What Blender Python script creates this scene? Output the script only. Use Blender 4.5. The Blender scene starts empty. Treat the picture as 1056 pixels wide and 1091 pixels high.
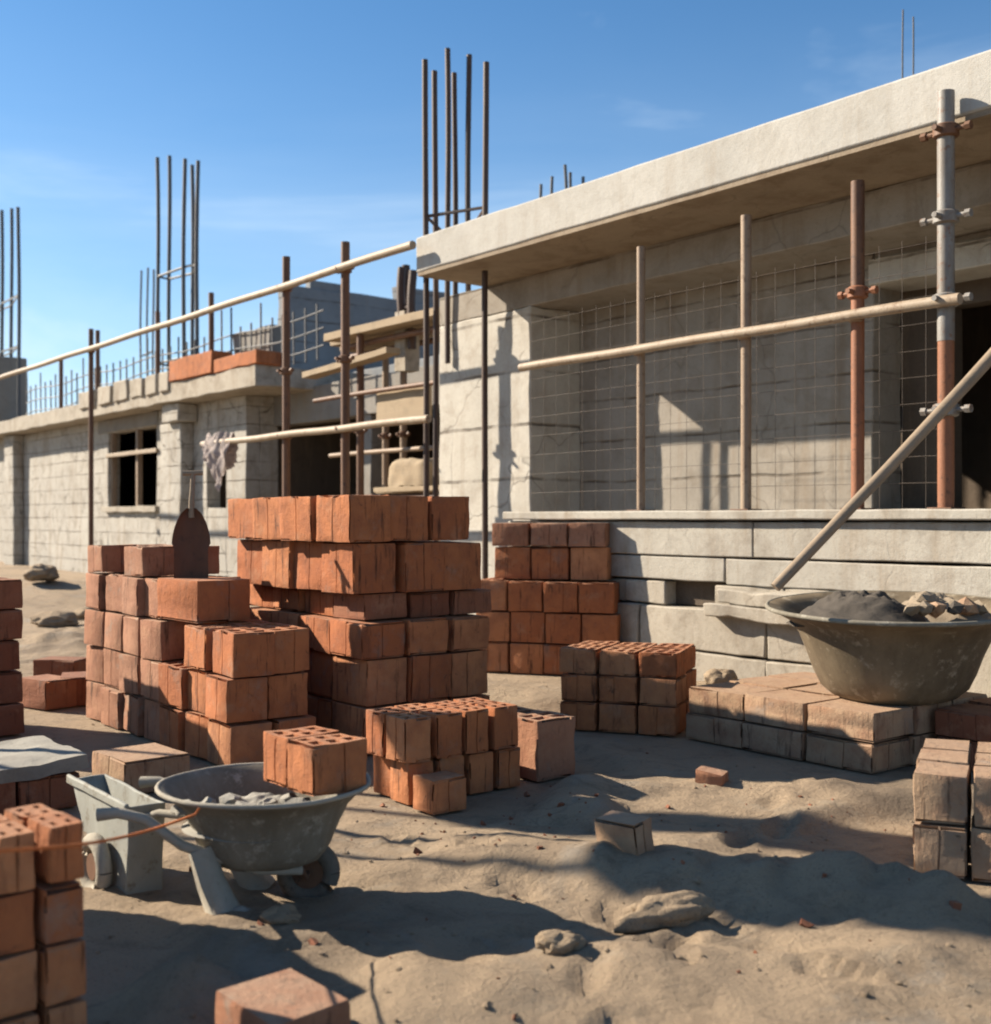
import bpy, bmesh, math, random
from mathutils import Vector, noise, Matrix, Quaternion
R = math.radians
EL, PH = 30.0, 22.0      # sun height and bearing
rnd = random.Random(7)
scene = bpy.context.scene
COL = scene.collection

# ------------------------------------------------------------------ frame of the site
# camera at (0,0,CAM), looking along +Y.  The whole site is laid out on one skewed axis:
# local x runs along the facades (to the near right), local y runs into the buildings.
CAM, F, HOR, CX = 1.4, 1250.0, 552.0, 528.0
_n = math.hypot(991, 1250)
AX = (991 / _n, -1250 / _n)
AY = (1250 / _n, 991 / _n)
TH = math.atan2(AX[1], AX[0])
def W(x, y, z=0): return Vector((AX[0] * x + AY[0] * y, AX[1] * x + AY[1] * y, z))
def H(X, Y): return (AX[0] * X + AX[1] * Y, AY[0] * X + AY[1] * Y)
def dp(px): return (px - CX) / F
def ground(px, py, z=0):
    Y = (CAM - z) * F / (py - HOR); return (dp(px) * Y, Y)
def gh(px, py, z=0): return H(*ground(px, py, z))
def hx(px, a):
    d = dp(px); Y = a / (AY[0] * d + AY[1]); return AX[0] * d * Y + AX[1] * Y
def hz(px, a, py):
    d = dp(px); Y = a / (AY[0] * d + AY[1]); return CAM + (HOR - py) * Y / F
def at(px, py, Y): return Vector((dp(px) * Y, Y, CAM + (HOR - py) * Y / F))

# ------------------------------------------------------------------ node helpers
class N:
    def __init__(s, name):
        s.m = bpy.data.materials.new(name); s.m.use_nodes = True
        s.t = s.m.node_tree; s.t.nodes.clear()
        s.out = s.t.nodes.new('ShaderNodeOutputMaterial')
        s.b = s.t.nodes.new('ShaderNodeBsdfPrincipled')
        s.t.links.new(s.b.outputs[0], s.out.inputs[0])
        s.tc = s.t.nodes.new('ShaderNodeTexCoord')
        s.v = s.tc.outputs['Object']
    def link(s, a, b): s.t.links.new(a, b)
    def put(s, sock, v):
        if hasattr(v, 'is_linked') or isinstance(v, bpy.types.NodeSocket): s.link(v, sock)
        else: sock.default_value = v
    def rand_offset(s):
        oi = s.t.nodes.new('ShaderNodeObjectInfo')
        vm = s.t.nodes.new('ShaderNodeVectorMath'); vm.operation = 'MULTIPLY_ADD'
        s.link(oi.outputs['Random'], vm.inputs[0]); vm.inputs[1].default_value = (37, 53, 71)
        s.link(s.v, vm.inputs[2]); s.v = vm.outputs[0]; s.rand = oi.outputs['Random']
    def map(s, scale):
        m = s.t.nodes.new('ShaderNodeMapping'); m.inputs['Scale'].default_value = scale
        s.link(s.v, m.inputs[0]); return m.outputs[0]
    def noise(s, scale, detail=5, rough=.6, vec=None, dist=0):
        n = s.t.nodes.new('ShaderNodeTexNoise'); n.inputs['Scale'].default_value = scale
        n.inputs['Detail'].default_value = detail; n.inputs['Roughness'].default_value = rough
        n.inputs['Distortion'].default_value = dist
        s.link(vec or s.v, n.inputs['Vector']); return n.outputs[0]
    def voro(s, scale, feature='DISTANCE_TO_EDGE', vec=None):
        n = s.t.nodes.new('ShaderNodeTexVoronoi'); n.feature = feature
        n.inputs['Scale'].default_value = scale; s.link(vec or s.v, n.inputs['Vector'])
        return n.outputs['Distance']
    def ramp(s, fac, *stops):
        r = s.t.nodes.new('ShaderNodeValToRGB'); e = r.color_ramp.elements
        while len(e) < len(stops): e.new(.5)
        for k, (p, c) in enumerate(stops):
            e[k].position = p; e[k].color = (c, c, c, 1) if not isinstance(c, tuple) else (*c, 1)
        s.put(r.inputs[0], fac); return r.outputs[0]
    def mix(s, fac, a, b, mode='MIX'):
        m = s.t.nodes.new('ShaderNodeMix'); m.data_type = 'RGBA'; m.blend_type = mode
        s.put(m.inputs[0], fac)
        for i, v in ((6, a), (7, b)):
            s.put(m.inputs[i], (*v, 1) if isinstance(v, tuple) and len(v) == 3 else v)
        return m.outputs[2]
    def math(s, op, a, b=None, c=None):
        m = s.t.nodes.new('ShaderNodeMath'); m.operation = op
        for i, v in enumerate((a, b, c)):
            if v is not None: s.put(m.inputs[i], v)
        return m.outputs[0]
    def sep(s, vec=None):
        n = s.t.nodes.new('ShaderNodeSeparateXYZ'); s.link(vec or s.v, n.inputs[0]); return n.outputs
    def bump(s, h, strength, dist, prev=None):
        b = s.t.nodes.new('ShaderNodeBump'); b.inputs['Strength'].default_value = strength
        b.inputs['Distance'].default_value = dist; s.put(b.inputs['Height'], h)
        if prev is not None: s.link(prev, b.inputs['Normal'])
        return b.outputs[0]
    def done(s, col, rough=.9, normal=None, metal=0):
        s.put(s.b.inputs['Base Color'], s.mix(1., col, (.64, .64, .64), 'MULTIPLY'))
        s.put(s.b.inputs['Roughness'], rough); s.b.inputs['Metallic'].default_value = metal
        s.b.inputs['Specular IOR Level'].default_value = .3
        if normal is not None: s.link(normal, s.b.inputs['Normal'])
        return s.m

def concrete(name, base, dark, board=0, crack=.0, streak=.5, warm=(.32, .24, .16), blotch=.5, courses=0):
    n = N(name)
    c = n.mix(n.ramp(n.noise(.9, 6), (.35, 0.), (.7, 1.)), base, tuple(v * .82 for v in base))
    c = n.mix(n.math('MULTIPLY', n.ramp(n.noise(3.2, 8, .7, dist=.4), (.48, 0.), (.72, 1.)), blotch), c, dark)
    st = n.noise(1.0, 6, .65, vec=n.map((5, 5, .5)))
    c = n.mix(n.math('MULTIPLY', n.ramp(st, (.52, 0.), (.75, 1.)), streak), c, warm)
    c = n.mix(n.math('MULTIPLY', n.ramp(n.noise(38, 3), (.55, 0.), (.7, 1.)), .35), c, dark)
    h = n.noise(11, 8, .7)
    nm = n.bump(h, .32, .02)
    nm = n.bump(n.noise(75, 4, .7), .4, .006, nm)
    if crack:
        dv = n.t.nodes.new('ShaderNodeVectorMath'); dv.operation = 'MULTIPLY_ADD'
        nn = n.t.nodes.new('ShaderNodeTexNoise'); nn.inputs['Scale'].default_value = 2.2; n.link(n.v, nn.inputs['Vector'])
        n.link(nn.outputs['Color'], dv.inputs[0]); dv.inputs[1].default_value = (.5, .5, .5); n.link(n.v, dv.inputs[2])
        e = n.ramp(n.voro(1.0, vec=dv.outputs[0]), (.0, 1.), (.014, 0.))
        e = n.math('MULTIPLY', e, n.ramp(n.noise(1.1, 3), (.45, 0.), (.55, 1.)))
        c = n.mix(n.math('MULTIPLY', e, crack), c, (.07, .05, .035))
        nm = n.bump(n.math('MULTIPLY', e, -1), .8 * crack, .008, nm)
    if board:
        z = n.sep()[2]
        zz = n.math('ADD', z, n.math('MULTIPLY', n.noise(1.3, 4), .07))
        fr = n.math('FRACT', n.math('DIVIDE', zz, board))
        ln = n.ramp(fr, (.0, 1.), (.035, 1.), (.07, 0.))
        ln = n.math('MULTIPLY', ln, n.ramp(n.noise(1.7, 4), (.38, .1), (.6, 1.)))
        c = n.mix(n.math('MULTIPLY', ln, .8), c, (.09, .065, .045))
        nm = n.bump(n.math('MULTIPLY', ln, -1), .9, .012, nm)
    return n.done(c, .92, nm)

def brickmat(name, dusty=.35, cols=((.50, .165, .062), (.60, .22, .085), (.66, .295, .135))):
    n = N(name); n.rand_offset()
    c = n.ramp(n.rand, (0., cols[0]), (.5, cols[1]), (1., cols[2]))
    c = n.mix(n.math('MULTIPLY', n.ramp(n.noise(7, 6, .65), (.4, 0.), (.7, 1.)), .55), c, (.25, .085, .045))
    c = n.mix(n.math('MULTIPLY', n.ramp(n.noise(5, 5, .7), (.55, 0.), (.72, 1.)), .6), c, (.52, .29, .17))
    st = n.noise(1, 5, .7, vec=n.map((22, 22, 2.2)))
    c = n.mix(n.math('MULTIPLY', n.ramp(st, (.57, 0.), (.68, 1.)), .85), c, (.07, .03, .018))
    st2 = n.noise(1, 6, .75, vec=n.map((6, 6, 1.6)), dist=.6)
    c = n.mix(n.math('MULTIPLY', n.ramp(st2, (.56, 0.), (.70, 1.)), .6), c, (.15, .06, .033))
    c = n.mix(n.math('MULTIPLY', n.ramp(n.noise(14, 5, .7, dist=1.), (.62, 0.), (.7, 1.)), .7), c, (.06, .04, .03))
    g = n.t.nodes.new('ShaderNodeNewGeometry')
    up = n.math('MULTIPLY', n.ramp(n.sep(g.outputs['Normal'])[2], (.3, 0.), (.8, 1.)), n.ramp(n.noise(9, 6, .7), (.35, .25), (.65, 1.)))
    c = n.mix(n.math('MULTIPLY', up, dusty * 1.4), c, (.46, .31, .21))
    c = n.mix(n.math('MULTIPLY', n.ramp(n.noise(3.5, 6, .7), (.58, 0.), (.68, 1.)), dusty), c, (.40, .33, .26))
    nm = n.bump(n.noise(24, 7, .7), .7, .012)
    nm = n.bump(n.noise(1, 4, .6, vec=n.map((70, 70, 5))), .35, .006, nm)
    return n.done(c, .93, nm)

def sandmat():
    n = N('dusty_sand')
    c = n.mix(n.ramp(n.noise(.8, 6, .6), (.35, 0.), (.68, 1.)), (.50, .38, .255), (.41, .31, .21))
    c = n.mix(n.math('MULTIPLY', n.ramp(n.noise(4.5, 8, .72, dist=.6), (.5, 0.), (.66, 1.)), .55), c, (.20, .15, .105))
    c = n.mix(n.math('MULTIPLY', n.ramp(n.noise(2.3, 7, .7, dist=1.), (.56, 0.), (.66, 1.)), .5), c, (.43, .36, .27))
    c = n.mix(n.math('MULTIPLY', n.ramp(n.noise(90, 4, .7), (.55, 0.), (.68, 1.)), .5), c, (.14, .10, .07))
    c = n.mix(n.math('MULTIPLY', n.ramp(n.noise(.55, 5, .6, dist=.8), (.52, 0.), (.62, 1.)), .55), c, (.215, .165, .12))
    c = n.mix(n.math('MULTIPLY', n.ramp(n.noise(1.1, 6, .65, dist=1.2), (.57, 0.), (.66, 1.)), .55), c, (.40, .36, .30))
    # cracked crusts
    dv = n.t.nodes.new('ShaderNodeVectorMath'); dv.operation = 'MULTIPLY_ADD'
    nn = n.t.nodes.new('ShaderNodeTexNoise'); nn.inputs['Scale'].default_value = 2.5; n.link(n.v, nn.inputs['Vector'])
    n.link(nn.outputs['Color'], dv.inputs[0]); dv.inputs[1].default_value = (.6, .6, .6); n.link(n.v, dv.inputs[2])
    e = n.math('MULTIPLY', n.ramp(n.voro(1.5, vec=dv.outputs[0]), (.0, 1.), (.02, 0.)), n.ramp(n.noise(1.4, 3), (.5, 0.), (.58, 1.)))
    c = n.mix(n.math('MULTIPLY', e, .3), c, (.16, .12, .085))
    nm = n.bump(n.noise(6, 9, .72), .9, .05)
    nm = n.bump(n.noise(38, 6, .75), .7, .015, nm)
    nm = n.bump(n.math('MULTIPLY', e, -1), .25, .01, nm)
    nm = n.bump(n.noise(160, 3, .7), .45, .004, nm)
    return n.done(c, .97, nm)

def metal(name, c0, c1, c2, metalv=.0, rough=.6, scale=6):
    n = N(name); n.rand_offset()
    v = n.map((1, 1, .35))
    c = n.mix(n.ramp(n.noise(scale, 6, .7, vec=v), (.38, 0.), (.62, 1.)), c0, c1)
    c = n.mix(n.ramp(n.noise(scale * 3, 6, .75), (.55, 0.), (.66, 1.)), c, c2)
    nm = n.bump(n.noise(60, 5, .7), .5, .003)
    return n.done(c, rough, nm, metalv)

def wood(name, c0, c1):
    n = N(name); n.rand_offset()
    c = n.mix(n.noise(1, 6, .6, vec=n.map((1.5, 30, 30)), dist=.5), c0, c1)
    c = n.mix(n.math('MULTIPLY', n.ramp(n.noise(4, 6, .7), (.5, 0.), (.7, 1.)), .5), c, tuple(v * .45 for v in c0))
    return n.done(c, .85, n.bump(n.noise(1, 5, .6, vec=n.map((2, 60, 60))), .5, .004))

M = dict(
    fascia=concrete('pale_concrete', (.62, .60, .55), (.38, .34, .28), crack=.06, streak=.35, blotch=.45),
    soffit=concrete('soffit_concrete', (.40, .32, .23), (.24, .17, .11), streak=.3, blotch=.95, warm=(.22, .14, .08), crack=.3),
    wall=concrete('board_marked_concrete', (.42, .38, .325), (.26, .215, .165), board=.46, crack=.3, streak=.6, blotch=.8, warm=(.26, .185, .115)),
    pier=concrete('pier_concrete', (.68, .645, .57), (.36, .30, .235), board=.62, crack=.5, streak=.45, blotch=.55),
    plinth=concrete('plinth_concrete', (.56, .525, .455), (.28, .235, .185), crack=.15, streak=.65, blotch=.7),
    stone=concrete('rough_stone', (.54, .485, .40), (.25, .20, .145), crack=.2, streak=.6, blotch=.85),
    grey=concrete('grey_concrete', (.34, .32, .29), (.20, .18, .16), crack=.4, streak=.5, blotch=.6),
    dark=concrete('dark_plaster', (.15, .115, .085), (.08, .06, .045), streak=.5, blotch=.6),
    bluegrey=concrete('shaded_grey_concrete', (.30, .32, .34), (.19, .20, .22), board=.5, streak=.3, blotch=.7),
    block=concrete('painted_blockwork', (.57, .54, .48), (.27, .235, .19), board=.36, crack=.9, streak=.75, blotch=.85),
    brick=brickmat('red_clay', .3),
    dustbrick=brickmat('dusty_clay', .6, ((.42, .19, .105), (.47, .23, .135), (.50, .26, .16))),
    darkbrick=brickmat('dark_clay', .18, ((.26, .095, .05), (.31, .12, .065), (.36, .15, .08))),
    tanbrick=brickmat('tan_clay', .6, ((.46, .30, .18), (.50, .335, .21), (.52, .36, .235))),
    sand=sandmat(),
    mortar=concrete('wet_mortar', (.40, .38, .33), (.20, .185, .16), streak=.1, blotch=.8),
    darkmortar=concrete('dark_mortar', (.10, .085, .07), (.05, .042, .035), streak=.1, blotch=.8),
    cake=concrete('dried_mortar', (.48, .44, .36), (.30, .26, .20), streak=.2, blotch=.6),
    rust=metal('rusty_steel', (.15, .075, .045), (.22, .11, .06), (.09, .05, .035)),
    orange=metal('orange_rusty_steel', (.38, .16, .08), (.30, .12, .06), (.16, .075, .045)),
    galv=metal('grey_dirty_steel', (.34, .33, .31), (.24, .21, .18), (.24, .13, .08), rough=.5),
    tan=metal('dusty_tan_steel', (.40, .30, .21), (.33, .23, .155), (.20, .125, .08)),
    rail=metal('pale_dusty_rail', (.47, .38, .28), (.40, .30, .205), (.26, .17, .11)),
    rebar=metal('dark_rebar', (.075, .05, .042), (.11, .062, .042), (.05, .04, .036)),
    bluebar=metal('weathered_rebar', (.10, .11, .125), (.13, .13, .135), (.08, .075, .075)),
    bronze=metal('mortar_stained_bronze', (.26, .205, .135), (.15, .115, .075), (.40, .34, .25), .0, .6, 3.5),
    tubm=metal('mortar_stained_steel', (.30, .275, .22), (.20, .175, .13), (.42, .39, .32), 0, .8, 4),
    cart=metal('cement_splashed_steel', (.42, .43, .39), (.33, .33, .29), (.20, .16, .11), .0, .8, 4),
    rubber=metal('dusty_rubber', (.12, .10, .085), (.20, .17, .135), (.07, .06, .055), .0, .9),
    plank=wood('pale_plank', (.50, .40, .27), (.38, .28, .18)),
    pole=wood('weathered_pole', (.42, .33, .235), (.30, .22, .15)),
    cloth=concrete('dusty_pink_cloth', (.80, .70, .66), (.62, .52, .48), streak=.1, blotch=.4),
    string=metal('orange_string', (.75, .20, .05), (.80, .24, .06), (.62, .15, .04), 0, .8),
    wire=metal('mesh_wire', (.10, .08, .065), (.12, .09, .07), (.10, .08, .065)),
    panel=concrete('dark_grey_panel', (.17, .155, .14), (.11, .10, .09), streak=.4, blotch=.5),
    shovel=metal('rusty_shovel_blade', (.13, .055, .03), (.16, .07, .04), (.08, .04, .025), .1, .6),
    stonegrey=concrete('dusty_rock', (.36, .29, .21), (.21, .165, .12), streak=.1, blotch=.7),
)

# ------------------------------------------------------------------ mesh helpers
class MB:
    def __init__(s): s.bm = bmesh.new()
    def box(s, x0, x1, y0, y1, z0, z1, seg=0, amp=0, seed=0):
        def cuts(a, b):
            k = max(1, int(round(abs(b - a) / seg))) if seg else 1
            k = min(k, 90)
            return [a + (b - a) * i / k for i in range(k + 1)]
        xs, ys, zs = cuts(x0, x1), cuts(y0, y1), cuts(z0, z1)
        nx, ny, nz = len(xs) - 1, len(ys) - 1, len(zs) - 1
        vs = {}
        def v(i, j, k):
            key = (i, j, k)
            if key not in vs:
                p = Vector((xs[i], ys[j], zs[k]))
                if amp:
                    q = p * 2.3 + Vector((seed * 7.1, seed * 3.3, seed))
                    p = p + noise.noise_vector(q) * amp + noise.noise_vector(q * 3.7) * amp * .5
                vs[key] = s.bm.verts.new(p)
            return vs[key]
        def q(a, b, c, d): s.bm.faces.new((a, b, c, d))
        for i in range(nx):
            for j in range(ny):
                q(v(i, j, 0), v(i, j + 1, 0), v(i + 1, j + 1, 0), v(i + 1, j, 0))
                q(v(i, j, nz), v(i + 1, j, nz), v(i + 1, j + 1, nz), v(i, j + 1, nz))
            for k in range(nz):
                q(v(i, 0, k), v(i + 1, 0, k), v(i + 1, 0, k + 1), v(i, 0, k + 1))
                q(v(i, ny, k), v(i, ny, k + 1), v(i + 1, ny, k + 1), v(i + 1, ny, k))
        for j in range(ny):
            for k in range(nz):
                q(v(0, j, k), v(0, j, k + 1), v(0, j + 1, k + 1), v(0, j + 1, k))
                q(v(nx, j, k), v(nx, j + 1, k), v(nx, j + 1, k + 1), v(nx, j, k + 1))
        return s
    def tube(s, pts, r, n=10, wob=0, seed=0):
        pts = [Vector(p) for p in pts]
        rs = r if isinstance(r, (list, tuple)) else [r] * len(pts)
        rings = []
        for i, p in enumerate(pts):
            t = (pts[min(i + 1, len(pts) - 1)] - pts[max(i - 1, 0)]).normalized()
            up = Vector((0, 0, 1)) if abs(t.z) < .9 else Vector((1, 0, 0))
            a = t.cross(up).normalized(); b = t.cross(a)
            ring = []
            for k in range(n):
                th = 2 * math.pi * k / n
                rr = rs[i] * (1 + (wob * noise.noise(Vector((i * 1.7 + seed, math.cos(th) * 2, math.sin(th) * 2))) if wob else 0))
                ring.append(s.bm.verts.new(p + a * math.cos(th) * rr + b * math.sin(th) * rr))
            rings.append(ring)
        for i in range(len(rings) - 1):
            for k in range(n):
                s.bm.faces.new((rings[i][k], rings[i][(k + 1) % n], rings[i + 1][(k + 1) % n], rings[i + 1][k]))
        s.bm.faces.new(list(reversed(rings[0]))); s.bm.faces.new(rings[-1])
        return s
    def lathe(s, prof, n=40, sx=1, sy=1, c=(0, 0, 0), dent=0, seed=0):
        rings = []
        for (r, z) in prof:
            ring = []
            for k in range(n):
                th = 2 * math.pi * k / n
                d = 1 + (dent * noise.noise(Vector((math.cos(th) * 1.6 + seed, math.sin(th) * 1.6, z * 4))) if dent else 0)
                ring.append(s.bm.verts.new((c[0] + r * d * sx * math.cos(th), c[1] + r * d * sy * math.sin(th), c[2] + z)))
            rings.append(ring)
        for i in range(len(rings) - 1):
            for k in range(n):
                s.bm.faces.new((rings[i][k], rings[i][(k + 1) % n], rings[i + 1][(k + 1) % n], rings[i + 1][k]))
        s.bm.faces.new(list(reversed(rings[0]))); s.bm.faces.new(rings[-1])
        return s
    def rock(s, c, r, seed, sq=(1, 1, .7), sub=3, amp=.35):
        g = bmesh.ops.create_icosphere(s.bm, subdivisions=sub, radius=1)
        for v in g['verts']:
            p = v.co.copy(); q = p * 1.1 + Vector((seed * 5.3, seed, -seed * 2))
            d = 1 + amp * noise.noise(q) + amp * .5 * noise.noise(q * 2.7) + amp * .2 * noise.noise(q * 6)
            v.co = Vector(c) + Vector((p.x * d * r * sq[0], p.y * d * r * sq[1], p.z * d * r * sq[2]))
        return s
    def build(s, name, mat, parent=None, loc=(0, 0, 0), rz=0, smooth=30, bevel=0):
        bmesh.ops.recalc_face_normals(s.bm, faces=s.bm.faces)
        me = bpy.data.meshes.new(name); s.bm.to_mesh(me); s.bm.free()
        return link(name, me, mat, parent, loc, rz, smooth, bevel)
def link(name, me, mat, parent=None, loc=(0, 0, 0), rz=0, smooth=30, bevel=0):
    if mat and not me.materials: me.materials.append(mat)
    if smooth:
        me.polygons.foreach_set('use_smooth', [True] * len(me.polygons))
        me.set_sharp_from_angle(angle=R(smooth))
    o = bpy.data.objects.new(name, me); COL.objects.link(o)
    o.location = loc; o.rotation_euler = (0, 0, rz)
    if parent: o.parent = parent
    if bevel:
        b = o.modifiers.new('edge', 'BEVEL'); b.width = bevel; b.segments = 2; b.limit_method = 'ANGLE'; b.angle_limit = R(40)
    return o
def tag(o, label=None, cat=None, group=None, kind=None):
    if label: o['label'] = label
    if cat: o['category'] = cat
    if group: o['group'] = group
    if kind: o['kind'] = kind
    return o
def empty(name, loc, rz=0, label=None, cat=None, group=None):
    o = bpy.data.objects.new(name, None); COL.objects.link(o); o.empty_display_size = .1
    o.location = loc; o.rotation_euler = (0, 0, rz)
    return tag(o, label, cat, group)

# ------------------------------------------------------------------ ground
MOUNDS = []   # (X, Y, radius, height)
FLAT = []     # (X, Y, radius)
def mound(px, py, r, h): X, Y = ground(px, py); MOUNDS.append((X, Y, r, h))
def flat(x, y, r): p = W(x, y); FLAT.append((p.x, p.y, r))
for a in ((700, 905, .30, .05), (960, 960, .40, .04), (195, 1060, .16, .13), (480, 1075, .4, .05),
          (600, 845, .5, .05), (900, 855, .5, .08), (330, 1010, .22, .05), (690, 1040, .35, .05), (960, 1040, .4, .06),
          (135, 815, .30, .20), (60, 640, 1.6, .45), (85, 690, 1.0, .18), (40, 600, 3.0, .7), (240, 985, .2, .05), (530, 905, .4, .05)):
    mound(*a)
SHADE_DUNES = []  # sand ridges added so their steep sides cast dark bands
for (px, py, h, lw, ww) in ((650, 935, .12, .9, .24), (740, 945, .12, .9, .24), (830, 950, .12, 1., .24), (920, 955, .12, 1., .24), (1010, 962, .12, 1., .26), (640, 870, .06, .7, .2)):
    X, Y = ground(px, py); SHADE_DUNES.append((X, Y, h, lw, ww))
SD = (math.cos(R(20)), -math.sin(R(20)))
def shade_dune(X, Y):
    z = 0
    for (mx, my, h, lw, ww) in SHADE_DUNES:
        dx, dy = X - mx, Y - my
        if abs(dx) > 1.3 or abs(dy) > 1.3: continue
        wv = .10 * noise.noise(Vector((X * 2.2, Y * 2.2, mx)))
        t = dx * SD[0] + dy * SD[1] + wv; w = -dx * SD[1] + dy * SD[0]
        prof = max(0, 1 + t / lw) ** 1.6 if t < 0 else max(0, 1 - t / (h * 1.05)) 
        z = max(z, h * prof * math.exp(-(w / ww) ** 2))
    return z
PRINTS = []
_g = random.Random(17)
for (xa, ya, xb, yb, nst) in ((-.9, 3.6, 1.9, 4.2, 9), (2.1, 5.2, .2, 5.2, 7), (.2, 3.1, 1.6, 6.0, 9), (-.4, 5.1, .9, 3.4, 6)):
    for i in range(nst):
        t_ = i / (nst - 1); dx, dy = xb - xa, yb - ya; L = math.hypot(dx, dy); sd = .09 * (1 if i % 2 else -1)
        PRINTS.append((xa + dx * t_ - dy / L * sd + _g.uniform(-.05, .05), ya + dy * t_ + dx / L * sd + _g.uniform(-.05, .05), math.atan2(dy, dx) + _g.uniform(-.25, .25)))
def prints(X, Y):
    z = 0
    for (px, py, a) in PRINTS:
        dx, dy = X - px, Y - py
        if abs(dx) > .3 or abs(dy) > .3: continue
        u = (dx * math.cos(a) + dy * math.sin(a)) / .15; w = (-dx * math.sin(a) + dy * math.cos(a)) / .058
        d = math.sqrt(u * u + w * w)
        if d < 1.0: z -= .022 * min(1, (1.0 - d) * 3.5)
        elif d < 1.6: z += .010 * math.sin((d - 1) / .6 * math.pi)
    r = abs(Y - (3.75 + .10 * math.sin(X * 1.3) - .12 * X))
    if r < .09 and -.2 < X < 3: z -= .016 * math.cos(r / .09 * math.pi / 2)
    return z
def hgt(X, Y):
    near = max(0, min(1, (22 - Y) / 10)) * max(0, min(1, (9 - abs(X)) / 4))
    p = Vector((X, Y, 0))
    z = near * (.05 * noise.noise(p * .8) + .022 * noise.noise(p * 2.1 + Vector((3, 1, 0))) + .011 * noise.noise(p * 5.3) + .007 * noise.noise(p * 11) + .005 * noise.noise(p * 21))
    ridge = 1 - abs(noise.noise(p * 1.5 + Vector((9, 4, 2))))
    z += near * .025 * max(0, ridge - .72) / .28
    z += .05 * noise.noise(p * .15)
    z += shade_dune(X, Y) + (prints(X, Y) if Y < 7 else 0)
    for (mx, my, r, h) in MOUNDS:
        d2 = ((X - mx) ** 2 + (Y - my) ** 2) / (r * r)
        if d2 < 6:
            z += h * math.exp(-d2 * 1.4) * (1 + .5 * noise.noise(p * 4))
    for (fx, fy, r) in FLAT:
        d = math.hypot(X - fx, Y - fy)
        if d < r * 1.5:
            t = max(0, min(1, (d - r) / (r * .5))); t = t * t * (3 - 2 * t)
            z = z * t + (-.012) * (1 - t)
    return z

def build_ground():
    def axis(lo, a, b, hi, st):
        v, x = [], a; n = int((b - a) / st)
        v = [a + st * i for i in range(n + 1)]
        s, x = st, a
        left = []
        while x > lo: s *= 1.35; x -= s; left.append(max(x, lo))
        s, x = st, v[-1]; right = []
        while x < hi: s *= 1.35; x += s; right.append(min(x, hi))
        return left[::-1] + v + right
    xs = axis(-900, -5.5, 5.2, 900, .042); ys = axis(-300, 2.2, 12.5, 1500, .042)
    bm = bmesh.new()
    rows = [[bm.verts.new((x, y, hgt(x, y))) for x in xs] for y in ys]
    for j in range(len(ys) - 1):
        for i in range(len(xs) - 1):
            bm.faces.new((rows[j][i], rows[j][i + 1], rows[j + 1][i + 1], rows[j + 1][i]))
    me = bpy.data.meshes.new('ground'); bm.to_mesh(me); bm.free()
    o = link('ground', me, M['sand'], smooth=0); me.polygons.foreach_set('use_smooth', [True] * len(me.polygons))
    tag(o, kind='structure')

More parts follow.
